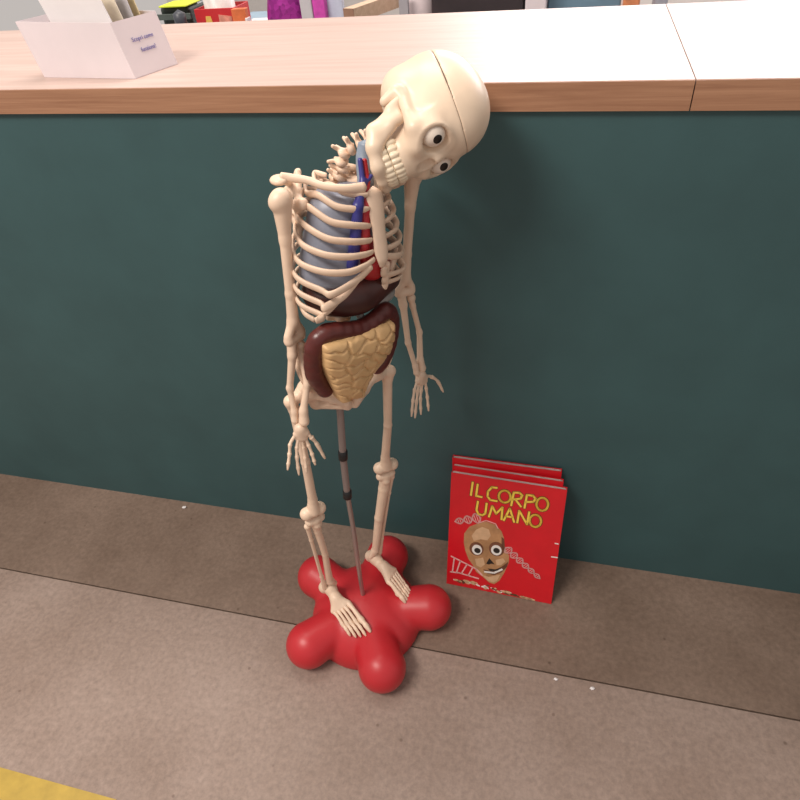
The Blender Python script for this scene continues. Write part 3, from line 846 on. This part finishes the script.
# ---- magazines leaning on the counter
def magazine(label, bl, br, lean_y, hgt, thick, wid=None, name='magazine'):
    bl, br = A(*bl), A(*br); e1 = unit(br - bl); w = wid or np.linalg.norm(br - bl)
    e2 = A(0, lean_y, math.sqrt(hgt ** 2 - lean_y ** 2)); e2 = unit(e2 - e1 * (e2 @ e1)); n = np.cross(e1, e2)
    o = bpy.data.objects.new(name, None); COL.objects.link(o); o.empty_display_size = .05
    o.matrix_world = Matrix(((e1[0], e2[0], n[0], bl[0]), (e1[1], e2[1], n[1], bl[1]), (e1[2], e2[2], n[2], bl[2]), (0, 0, 0, 1)))
    tag(o, label, 'magazine', 'magazines leaning on the counter')
    t = .0011
    mb = MB().box((0, 0, -t), (w, hgt, 0)); mb.build('front_cover', COVER, o)
    MB().box((0, 0, -thick), (w, hgt, -thick + t)).build('back_cover', COVER, o)
    MB().box((-.0012, 0, -thick), (0, hgt, 0)).build('spine', COVER, o)
    pg = MB()
    n_ = 9
    for i in range(n_):
        z0 = -thick + t + (thick - 2 * t) * i / n_
        pg.box((.001, .002 + .001 * (i % 2), z0), (w - .002 - .0015 * (i % 3), hgt - .003 + .0012 * ((i * 7) % 3), z0 + (thick - 2 * t) / n_ * .9))
    pg.build('pages', PAGES, o)
    return o, w
GL = .0003
m1, MW = magazine('red magazine in front of the leaning stack, cover reading IL CORPO UMANO', (-.185, .842, .001), (.0655, .833, .001), .088, .3195, .0125)
magazine('red magazine in the middle, its top edge showing behind the front magazine', (-.182, .8925, .001), (.058, .8845, .001), .0515, .3195, .010)
magazine('red magazine at the back of the stack, touching the teal counter front', (-.184, .9320, .001), (.054, .9290, .001), .0235, .3290, .010)
def cov(name, m, shapes, z=0, each=False):
    mb = MB()
    for s in shapes:
        if each: mb = MB()
        if s[0] == 'p': mb.poly(s[1], .0001 + z, .0004 + z)
        elif s[0] == 's': mb.stroke(s[1], s[2], .0001 + z, .0004 + z, len(s) > 3)
        if each: mb.build(name, m, m1)
    if not each: mb.build(name, m, m1)
def oval(c, rx, ry, n=22, rot=0.0):
    return [(c[0] + rx * math.cos(2 * math.pi * i / n) * math.cos(rot) - ry * math.sin(2 * math.pi * i / n) * math.sin(rot),
             c[1] + rx * math.cos(2 * math.pi * i / n) * math.sin(rot) + ry * math.sin(2 * math.pi * i / n) * math.cos(rot)) for i in range(n)]
SC = MW / 465.   # metres per unit of the cover drawing
LET = {
 'I': [[(0.0480, 0.3026), (0.0457, 0.2686)]],
 'L': [[(0.0593, 0.2993), (0.0574, 0.2684), (0.0702, 0.2678)]],
 'C': [[(0.1019, 0.2983), (0.0910, 0.2975), (0.0833, 0.2853), (0.0831, 0.2721), (0.0897, 0.2637), (0.1043, 0.2635)]],
 'R': [[(0.1398, 0.2930), (0.1367, 0.2584)], [(0.1398, 0.2930), (0.1520, 0.2947), (0.1583, 0.2888), (0.1556, 0.2801), (0.1389, 0.2744)], [(0.1447, 0.2756), (0.1579, 0.2596)]],
 'P': [[(0.1683, 0.2919), (0.1659, 0.2576)], [(0.1683, 0.2919), (0.1813, 0.2926), (0.1873, 0.2861), (0.1837, 0.2772), (0.1675, 0.2734)]],
 'U': [[(0.0623, 0.2542), (0.0605, 0.2311), (0.0653, 0.2203), (0.0746, 0.2191), (0.0809, 0.2253), (0.0823, 0.2526)]],
 'M': [[(0.0896, 0.2184), (0.0953, 0.2478), (0.1051, 0.2296), (0.1179, 0.2493), (0.1182, 0.2168)]],
 'A': [[(0.1234, 0.2154), (0.1344, 0.2495), (0.1466, 0.2152)], [(0.1271, 0.2273), (0.1416, 0.2272)]],
 'N': [[(0.1536, 0.2155), (0.1554, 0.2476), (0.1751, 0.2150), (0.1771, 0.2484)]],
}
OV = [oval((0.1207, 0.2787), 24 * SC, 29 * SC), oval((0.2029, 0.2744), 23 * SC, 31 * SC), oval((0.1923, 0.2278), 23 * SC, 30 * SC)]
st_ = [('s', p, 12 * SC) for L_ in LET.values() for p in L_] + [('s', p, 12 * SC, 1) for p in OV]
cov('title_outline', YDARK, [('s', s[1], 14 * SC) + s[3:] for s in st_], 0)
cov('title_lettering', YELLOWINK, [('s', s[1], 8.6 * SC) + s[3:] for s in st_], GL)
# printed skull picture
cov('skull_print', FACEP, [('p', [(0.0702, 0.1975), (0.0843, 0.2036), (0.1052, 0.1991), (0.1206, 0.1841), (0.1283, 0.1635), (0.1317, 0.1385), (0.1431, 0.1183), (0.1436, 0.0986), (0.1355, 0.0665), (0.1257, 0.0402), (0.1143, 0.0269), (0.1017, 0.0293), (0.0863, 0.0421), (0.0694, 0.0538), (0.0602, 0.0721), (0.0497, 0.0866), (0.0411, 0.1081), (0.0356, 0.1334), (0.0355, 0.1594), (0.0465, 0.1811)])])
cov('skull_shade_print', FACED, [('p', oval((0.0666, 0.1219), 31 * SC, 36 * SC)), ('p', oval((0.1129, 0.1317), 33 * SC, 38 * SC)), ('p', [(0.1217, 0.1685), (0.1283, 0.1635), (0.1317, 0.1385), (0.1291, 0.1249), (0.1236, 0.1432)]),
      ('p', [(0.0854, 0.0652), (0.0994, 0.0645), (0.1165, 0.0727), (0.1313, 0.0870), (0.1423, 0.1016), (0.1408, 0.0866), (0.1291, 0.0663), (0.1124, 0.0540), (0.0963, 0.0556)])], GL, True)
cov('skull_light_print', FACEL, [('p', [(0.0531, 0.1568), (0.0626, 0.1762), (0.0760, 0.1867), (0.0919, 0.1824), (0.0971, 0.1663), (0.0902, 0.1519), (0.0745, 0.1517), (0.0591, 0.1431)]), ('p', [(0.0844, 0.0472), (0.1006, 0.0457), (0.1265, 0.0588), (0.1204, 0.0389), (0.1124, 0.0313), (0.0993, 0.0336)]), ('p', [(0.0646, 0.0914), (0.0834, 0.0998), (0.0888, 0.0809), (0.0793, 0.0692), (0.0688, 0.0735)]), ('p', [(0.1130, 0.1000), (0.1297, 0.1086), (0.1356, 0.1000), (0.1261, 0.0871), (0.1162, 0.0848)])], GL, True)
cov('eye_print', WHITEINK, [('p', oval((0.0678, 0.1195), 22 * SC, 27 * SC)), ('p', oval((0.1126, 0.1283), 23 * SC, 27 * SC))], 2 * GL, True)
cov('pupil_print', BLACKINK, [('p', oval((0.0690, 0.1178), 14 * SC, 14 * SC)), ('p', oval((0.1132, 0.1278), 14 * SC, 14 * SC)), ('p', [(0.0981, 0.1019), (0.0918, 0.0843), (0.0982, 0.0832), (0.1033, 0.0871), (0.1113, 0.0869)]), ('p', [(0.0958, 0.0705), (0.1139, 0.0721), (0.1281, 0.0809), (0.1194, 0.0693), (0.1048, 0.0645)])], 3 * GL, True)
cov('teeth_print', WHITEINK, [('s', [(0.0901, 0.0595), (0.1119, 0.0614), (0.1295, 0.0758)], 9 * SC)], 3 * GL, True)
# printed helix ladders
hx = []
def helix(a, b, amp, n, w):
    a, b = A(*a), A(*b); d = b - a; q = A(-d[1], d[0]) / np.linalg.norm(d)
    P1, P2 = [], []
    for i in range(n * 8 + 1):
        t = i / (n * 8); am = amp * (1 - .55 * t) * SC
        s = math.sin(t * n * math.pi)
        P1.append(a + d * t + q * am * s); P2.append(a + d * t - q * am * s)
        if i % 2 == 1: hx.append(('s', [P1[-1], P2[-1]], w * .5 * SC))
    hx.append(('s', P1, w * SC)); hx.append(('s', P2, w * SC))
helix((0.1326, 0.1400), (0.2175, 0.0697), 20, 6, 5)
cov('helix_print', PINKINK, hx, GL); hx = []
helix((0.0710, 0.2114), (0.0129, 0.1887), 26, 3, 6)
cov('helix_print', PINKINK, hx, GL); hx = []
hx += [('s', [(0.0078, 0.0864), (0.0689, 0.0626), (0.0844, 0.0472)], 7 * SC), ('s', [(0.0080, 0.0390), (0.0290, 0.0406), (0.0759, 0.0347)], 7 * SC)]
for a_, b_ in (((0.0151, 0.0826), (0.0124, 0.0407)), ((0.0301, 0.0780), (0.0223, 0.0404)), ((0.0467, 0.0710), (0.0345, 0.0405)), ((0.0606, 0.0647), (0.0511, 0.0377))): hx.append(('s', [a_, b_], 6 * SC))
cov('ladder_print', PINKINK, hx, GL); hx = []
hx.append(('s', [(0.0702, 0.1981), (0.0841, 0.2066), (0.1060, 0.2018), (0.1119, 0.1905)], 4 * SC))
cov('halo_print', PINKINK, hx, GL)
rng = random.Random(3)
s1, s2, s3 = [], [], []
for i in range(60):
    t = rng.random()
    c = A(*(0.0162, 0.0150)) * (1 - t) + A(*(0.2067, 0.0033)) * t + A(0, rng.uniform(-6, 22) * SC * math.sin(math.pi * min(1, t * 1.2 + .05)))
    (s1, s2, s3)[i % 3].append(('p', oval(c, rng.uniform(5, 16) * SC, rng.uniform(3, 7) * SC, 8, rng.uniform(-.6, .2))))
cov('collage_print', WHITEINK, s1, 0, True); cov('collage_dark_print', FACED, s2, GL, True); cov('collage_tan_print', FACEL, s3, 2 * GL, True)
cov('edge_tick_print', WHITEINK, [('s', [(0.2408, 0.1763), (0.2477, 0.1760)], 5 * SC), ('s', [(0.2370, 0.1374), (0.2498, 0.1384)], 5 * SC)])

# ---- scraps on the floor by the counter
for k, (p, r) in enumerate(((A(-.962, .945, 0), .006), (A(.085, .655, 0), .0045), (A(.16, .650, 0), .005))):
    v, f = sdf(lambda P: ell(P, (0, 0, r * .35), (r, r * .7, r * .4)) + .0009 * np.sin(P[..., 0] * 900) * np.sin(P[..., 1] * 1100), (-.012, -.012, -.006), (.012, .012, .009), .0008, 0)
    o = mesh('paper_scrap', v, f, PAPER); o.location = p + A(0, 0, .0012)
    tag(o, ['white paper scrap on the floor against the teal panel at left', 'small white crumb lying near the floor joint below the magazines', 'white crumb on the floor joint, the farther right of the two'][k], 'scrap', 'scraps on the floor')

# ================================================================== BEHIND THE COUNTER
dk = empty('back_desk', (-.2, 2.1, 0)); tag(dk, 'pale grey desk behind the service counter holding boxes and toys', 'desk')
cbox(dk, (-2.2, 1.66, .78), (1.3, 2.6, .81), 'desk_top', mat('pale_desk', (.62, .63, .64), .4, var=.03), .003)
for x in (-2.15, 1.21):
    for y in (1.70, 2.52): cbox(dk, (x, y, 0), (x + .05, y + .05, .78), 'leg', GREY)
DZ = .8105
def rbox(name, x0, x1, y0, y1, z0, z1, m, label, cat, b=.004, rot=0.0, group='things on the back desk'):
    c = A((x0 + x1) / 2, (y0 + y1) / 2, z0)
    o = empty(name, c, rot); tag(o, label, cat)
    q = MB().box((x0 - c[0], y0 - c[1], 0), (x1 - c[0], y1 - c[1], z1 - z0)).build('body', m, o); bevel(q, b, 3)
    return o
def add(o, name, lo, hi, m, b=.001):
    q = MB().box(lo, hi).build(name, m, o); bevel(q, b); return q
yb = 1.86
M_BLACKGREEN = mat('dark_green_plastic', (.020, .030, .024), .4, var=.3, scale=30)
o = rbox('storage_crate', A(-1.2014, 1.8600, 1.0873)[0], A(-1.1064, 1.8600, 1.0839)[0], 1.90, 2.06, DZ, 1.075, M_BLACKGREEN, 'dark green plastic crate with a yellow note, left of the red carton', 'crate', .01)
add(o, 'yellow_note', (-.035, -.10, .2655), (.052, -.01, .2695), mat('yellow_note_paper', (.62, .72, .04), .6, var=.04))['label'] = 'bright yellow paper note'
add(o, 'rim', (-.062, -.104, .235), (.062, -.0995, .25), mat('grey_green_plastic', (.08, .10, .09), .4, var=.2))
# grey toy figure / bottle
p = A(-1.0814, 1.8400, 1.0694); bt = empty('spray_bottle', (p[0], 1.80, DZ)); tag(bt, 'grey blue plastic bottle between the dark crate and the red carton', 'bottle')
MB().tube([(0, 0, .02), (0, 0, .10), (0, 0, .19), (0, 0, .215), (0, 0, .235)], [.032, .034, .032, .022, .015], 20, sub=3).build('body', mat('grey_blue_plastic', (.22, .25, .30), .35, var=.25, scale=40), bt, True)
MB().tube([(0, 0, .235), (0, 0, .262)], [.017, .017], 16).build('cap', mat('dark_grey_plastic', (.06, .065, .08), .4, var=.1), bt, True)
# red carton
x0, x1 = A(-1.0675, 1.8400, 1.0640)[0], A(-0.9449, 1.8400, 1.0598)[0]
REDC = mat('red_carton', (.52, .02, .025), .45, var=.08, scale=20)
o = empty('toy_carton', ((x0 + x1) / 2, 1.90, DZ)); tag(o, 'open red carton with a printed yellow cone, behind the worktop', 'carton')
hw = (x1 - x0) / 2; zt = A(-1.0060, 1.8400, 1.0716)[2] - DZ
add(o, 'front_panel', (-hw, -.04, 0), (hw, -.037, zt), REDC); add(o, 'back_panel', (-hw, .058, 0), (hw, .061, zt), REDC)
add(o, 'side_panel', (-hw, -.037, 0), (-hw + .003, .058, zt), REDC); add(o, 'side_panel', (hw - .003, -.037, 0), (hw, .058, zt), REDC); add(o, 'bottom', (-hw, -.04, 0), (hw, .061, .003), REDC)
def vert_poly(o, name, pts, y, m):
    v = [(a, y, b) for a, b in pts] + [(a, y - .0012, b) for a, b in pts]; n = len(pts)
    return mesh(name, v, [tuple(range(n)), tuple(range(n, 2 * n))[::-1]] + [(i, n + i, n + (i + 1) % n, (i + 1) % n) for i in range(n)], m, o, False)
vert_poly(o, 'cone_print', [(-hw * .62, zt - .075), (-hw * .05, zt - .075), (-hw * .22, zt - .018), (-hw * .46, zt - .018)], -.0402, mat('yellow_carton_print', (.70, .45, .10), .5, var=.1))
vert_poly(o, 'picture_print', [(hw * .15, zt - .07), (hw * .8, zt - .07), (hw * .85, zt - .02), (hw * .2, zt - .015)], -.0402, mat('skin_carton_print', (.62, .25, .18), .5, var=.3, scale=60))
sp = MB(); vv_ = [(hw, -.08, 0), (hw + .065, -.05, 0), (hw + .065, -.05, zt - .02), (hw, -.08, zt)]
# orange book leaning beside it
xa, xb = A(-0.9381, 1.8300, 1.0566)[0], A(-0.8962, 1.8300, 1.0552)[0]
o2 = rbox('picture_book', xa, xb, 1.83, 1.85, DZ, A(-0.9157, 1.8300, 1.0724)[2], mat('orange_book_cover', (.66, .16, .05), .45, var=.2, scale=25), 'orange red book standing upright right of the red carton', 'book', .001)
add(o2, 'white_edge', (xb - xa) / 2 * A(1, 0, 0) - A(.004, .012, 0), (xb - xa) / 2 * A(1, 0, 0) + A(.003, .0102, .24), PAPER)
# white tub inside the carton
tb = empty('white_tub', ((x0 + x1) / 2 - .004, 1.910, DZ + .004)); tag(tb, 'white tub with red marks standing in the red carton', 'tub')
MB().tube([(0, 0, .028), (0, 0, .15), (0, 0, zt + .045)], [.042, .043, .044], 28).build('body', mat('white_tub_plastic', (.72, .66, .63), .4, var=.08), tb, True)
MB().tube([(0, 0, zt + .045), (0, 0, zt + .06)], [.046, .046], 28).build('lid', PAPER, tb, True)
for a_ in (-1.9, -1.35): 
    MB().tube([(.0425 * math.cos(a_), .0425 * math.sin(a_), zt + .022), (.0445 * math.cos(a_ + .2), .0445 * math.sin(a_ + .2), zt + .026)], [.004, .004], 8).build('red_mark', HEART, tb, True)
# blue grey bin with white tray
xa, xb = A(-1.0779, 2.1000, 1.0459)[0], A(-0.9464, 2.1000, 1.0411)[0]
o = rbox('file_box', xa, xb, 2.02, 2.25, DZ, 1.0, mat('blue_grey_card', (.26, .36, .44), .5, var=.1), 'blue grey file box behind the orange book', 'box')
tr = rbox('white_tray', A(-0.9352, 1.9200, 1.0603)[0], A(-0.8859, 1.9200, 1.0586)[0], 1.985, 2.01, DZ, 1.002, mat('dark_green_grey', (.10, .12, .11), .5, var=.2), 'dark tray with a white lid, left of the purple bag', 'tray')
lid = add(tr, 'lid', (-.058, -.027, .1925), (.058, .027, .207), PAPER); lid['label'] = 'white lid'
# purple sequin bag
xa, xb = A(-0.8514, 1.8200, 1.0742)[0], A(-0.7307, 1.8200, 1.0698)[0]
PURP, nt, b = nodes('purple_sequins')
tc = nt.nodes.new('ShaderNodeTexCoord'); vo = nt.nodes.new('ShaderNodeTexVoronoi'); vo.inputs['Scale'].default_value = 90
nt.links.new(tc.outputs['Object'], vo.inputs['Vector']); rp = nt.nodes.new('ShaderNodeValToRGB')
rp.color_ramp.elements[0].color = (.16, .008, .13, 1); rp.color_ramp.elements[1].color = (.42, .03, .32, 1)
nt.links.new(vo.outputs['Color'], rp.inputs['Fac']); nt.links.new(rp.outputs['Color'], b.inputs['Base Color'])
b.inputs['Metallic'].default_value = .4; b.inputs['Roughness'].default_value = .3
bp = nt.nodes.new('ShaderNodeBump'); bp.inputs['Strength'].default_value = .6; nt.links.new(vo.outputs['Distance'], bp.inputs['Height']); nt.links.new(bp.outputs['Normal'], b.inputs['Normal'])
bg = empty('sequin_bag', ((xa + xb) / 2, 1.88, DZ)); tag(bg, 'purple glittering sequin bag on the back desk', 'bag')
hw = (xb - xa) / 2 * 1.06
v, f = sdf(lambda P: ell(P, (0, 0, .16), (hw, .06, .165)) * .7 + .3 * (np.maximum(np.maximum(np.abs(P[..., 0]) - hw * .95, np.abs(P[..., 1]) - .05), np.abs(P[..., 2] - .16) - .155)), (-hw - .04, -.09, -.02), (hw + .04, .09, .36), .006, 1)
v[:, 2] = np.maximum(v[:, 2], 0)
mesh('body', v, f, PURP, bg)
MB().tube([(-hw * .6, 0, .29), (-hw * .5, 0, .38), (hw * .5, 0, .38), (hw * .6, 0, .29)], [.006] * 4, 10, sub=8).build('handle', mat('purple_strap', (.16, .02, .12), .5, var=.1), bg, True)
add(bg, 'zip', (-hw * .85, -.062, .205), (hw * .85, -.058, .212), mat('dark_purple_zip', (.06, .006, .05), .4), .0008)
def item(name, x0, x1, y0, y1, z1, m, label, cat, **k): return rbox(name, x0, x1, y0, y1, DZ, z1, m, label, cat, **k)
item('card_box', -0.7227, -0.6892, 1.80, 1.86, 1.10, mat('grey_white_card', (.52, .50, .52), .5, var=.05), 'narrow grey white box standing right of the purple bag', 'box')
mg = item('toy_pack', -0.6878, -0.6533, 1.80, 1.84, 1.10, mat('magenta_card', (.62, .07, .42), .4, var=.25, scale=30), 'magenta toy pack between the grey box and the pale catalogue', 'pack')
add(mg, 'printed_face', (-.012, -.0012, .20), (.010, -.0002, .262), mat('peach_print', (.72, .42, .38), .5, var=.2, scale=60), .0003)
ct = item('catalogue', -0.6577, -0.6107, 1.82, 1.835, 1.10, mat('pale_blue_cover', (.50, .54, .66), .35, var=.2, scale=18), 'pale blue and white catalogue standing left of the wooden shelf end', 'catalogue', b=.0015)
add(ct, 'white_border', (-.026, -.0014, .0), (-.018, -.0002, .285), PAPER, .0003)
add(ct, 'dark_bottom_band', (-.018, -.0014, .178), (.024, -.0002, .19), mat('dark_slate_print', (.06, .06, .09), .4), .0003)
# wooden shelf: a board running away to the right
wb0, wb1 = A(-0.5964, 1.7800, 1.0584), A(-0.5641, 1.7800, 1.0573)
sh = empty('wooden_shelf', (wb0[0], 1.78, DZ)); tag(sh, 'pale wooden shelf unit with a brown board end, standing behind the skull', 'shelf')
dirn = A(.32, .95, 0); dirn = dirn / np.linalg.norm(dirn); nx_ = A(dirn[1], -dirn[0], 0); wd = (wb1[0] - wb0[0]) * 1.0
Mx = Matrix(((nx_[0], dirn[0], 0, 0), (nx_[1], dirn[1], 0, 0), (0, 0, 1, 0), (0, 0, 0, 1)))
zt = A(-0.5785, 1.7800, 1.0711)[2] - DZ
q = MB().box((0, 0, zt - .034), (wd, .62, zt), Mx).build('board', WOODPALE, sh)
MB().box((0, -.002, zt - .034), (wd, 0, zt), Mx).build('board_end', mat('brown_board_end', (.30, .17, .11), .5, var=.1), sh)['label'] = 'brown board end'
for y in (.02, .56): MB().box((.004, y, 0), (wd - .004, y + .03, zt - .034), Mx).build('support', WOODPALE, sh)
for k, (u, y, z) in enumerate(((372, 1.95, .985), (386, 2.21, 1.0))):
    p = A(-0.5585, 1.9700, 1.0336)
    o = empty('paper_stack', (p[0] + .005 + .108 * k, y, DZ), .1 - .2 * k); tag(o, ['lower stack of white paper sheets right of the wooden shelf', 'taller stack of white paper sheets beside the grey roll'][k], 'paper stack', 'paper stacks on the back desk')
    for j in range(6):
        h_ = (z - DZ) / 6
        s_ = MB().box((-.05 + .002 * (j % 3), -.08, j * h_), (.05 - .002 * (j % 2), .08, (j + .97) * h_)).build('bundle', PAPER, o)
p = A(-0.4235, 1.8600, 1.0566)
rl = empty('paper_roll', (p[0], 1.90, DZ)); tag(rl, 'upright pinkish white paper roll left of the dark box', 'paper roll')
MB().tube([(0, 0, .03), (0, 0, .16), (0, 0, .31)], [.043, .043, .043], 28).build('roll', mat('pinkish_roll_paper', (.56, .47, .48), .6, var=.06), rl, True)
MB().tube([(0, 0, .31), (0, 0, .337)], [.016, .016], 16).build('core', mat('roll_core', (.32, .24, .18), .7), rl, True)
item('grey_folder', -0.4595, -0.4357, 1.82, 1.835, 1.09, mat('grey_folder_card', (.36, .34, .36), .5, var=.1), 'thin grey folder upright at the left edge of the paper roll', 'folder', b=.001)
DARK = mat('dark_brown_plastic', (.030, .020, .022), .45, var=.25, scale=12)
db = item('dark_case', -0.3795, -0.1454, 1.84, 2.10, 1.10, DARK, 'large dark brown case standing above the middle of the worktop', 'case', b=.008)
add(db, 'lid_rim', (-.112, -.004, .262), (.112, .262, .272), mat('black_plastic', (.015, .012, .014), .4, var=.1), .002)
add(db, 'latch', (-.015, -.007, .245), (.015, 0, .268), mat('latch_metal', (.25, .24, .24), .35, metal=.8), .001)
item('white_carton', -0.1405, -0.0890, 1.84, 2.0, 1.12, CARD, 'tall white carton right of the dark brown case', 'carton')
bc = item('blue_crate', -0.0873, 0.0917, 1.90, 2.2, 1.12, mat('slate_blue_plastic', (.13, .22, .29), .45, var=.12, scale=14), 'slate blue crate with a tan strip on the right of the back desk', 'crate', b=.005)
add(bc, 'tan_strip', (-.092, -.003, .140), (.092, 0, .2235), mat('tan_strip_card', (.46, .34, .26), .5, var=.08), .001)['label'] = 'tan strip along its front'
ob = item('spice_jar', 0.0954, 0.1355, 1.88, 1.93, 1.08, mat('orange_label', (.62, .22, .09), .4, var=.25, scale=50), 'small orange and white jar right of the blue crate', 'jar', b=.01)
add(ob, 'white_side', (-.026, -.002, .1), (-.012, 0, .255), PAPER, .0005)
item('grey_tin', 0.1678, 0.2002, 1.88, 1.94, 1.08, mat('grey_tin_metal', (.36, .36, .40), .4, metal=.4, var=.1), 'small grey tin at the right end of the back desk items', 'tin', b=.008)

# ================================================================== LIGHT
def area(name, loc_, size, sy, power, col, target=None, rot=None):
    L = bpy.data.lights.new(name, 'AREA'); L.shape = 'RECTANGLE'; L.size = size; L.size_y = sy; L.energy = power; L.color = col
    o = bpy.data.objects.new(name, L); COL.objects.link(o); o.location = loc_
    if target is not None:
        o.rotation_euler = (Vector(target) - Vector(loc_)).to_track_quat('-Z', 'Y').to_euler()
    return o
WARM = (1.0, .91, .83)
area('ceiling_lamp', (-.75, 1.75, 3.3), 1.5, .7, 32, WARM, (-.6, 1.1, 0))
area('ceiling_lamp', (-1.5, -.6, 3.3), 1.5, .6, 72, WARM, (-.8, .4, 0))
area('ceiling_lamp', (1.25, 5.4, 3.0), 4.4, 2.0, 185, (1.0, .92, .93), (.8, 2.5, 0))
w = bpy.data.worlds.new('room_ambient'); scene.world = w; w.use_nodes = True
w.node_tree.nodes['Background'].inputs['Color'].default_value = (1.0, .92, .87, 1)
w.node_tree.nodes['Background'].inputs['Strength'].default_value = .42

# ================================================================== CAMERA
cam = bpy.data.cameras.new('camera'); co = bpy.data.objects.new('camera', cam); COL.objects.link(co)
cam.sensor_width = 36; cam.lens = 36 * 624 / 800; cam.clip_start = .02
r_ = A(.969982, .231714, -.073779); d_ = A(.098068, -.650366, -.753264); f_ = A(-.222525, .723418, -.653567)
co.matrix_world = Matrix(((r_[0], -d_[0], -f_[0], 0), (r_[1], -d_[1], -f_[1], 0), (r_[2], -d_[2], -f_[2], 1.35), (0, 0, 0, 1)))
scene.camera = co
scene.view_settings.view_transform = 'Standard'; scene.view_settings.look = 'None'
scene.view_settings.gamma = 1; scene.view_settings.use_curve_mapping = False
scene.view_settings.exposure = .36
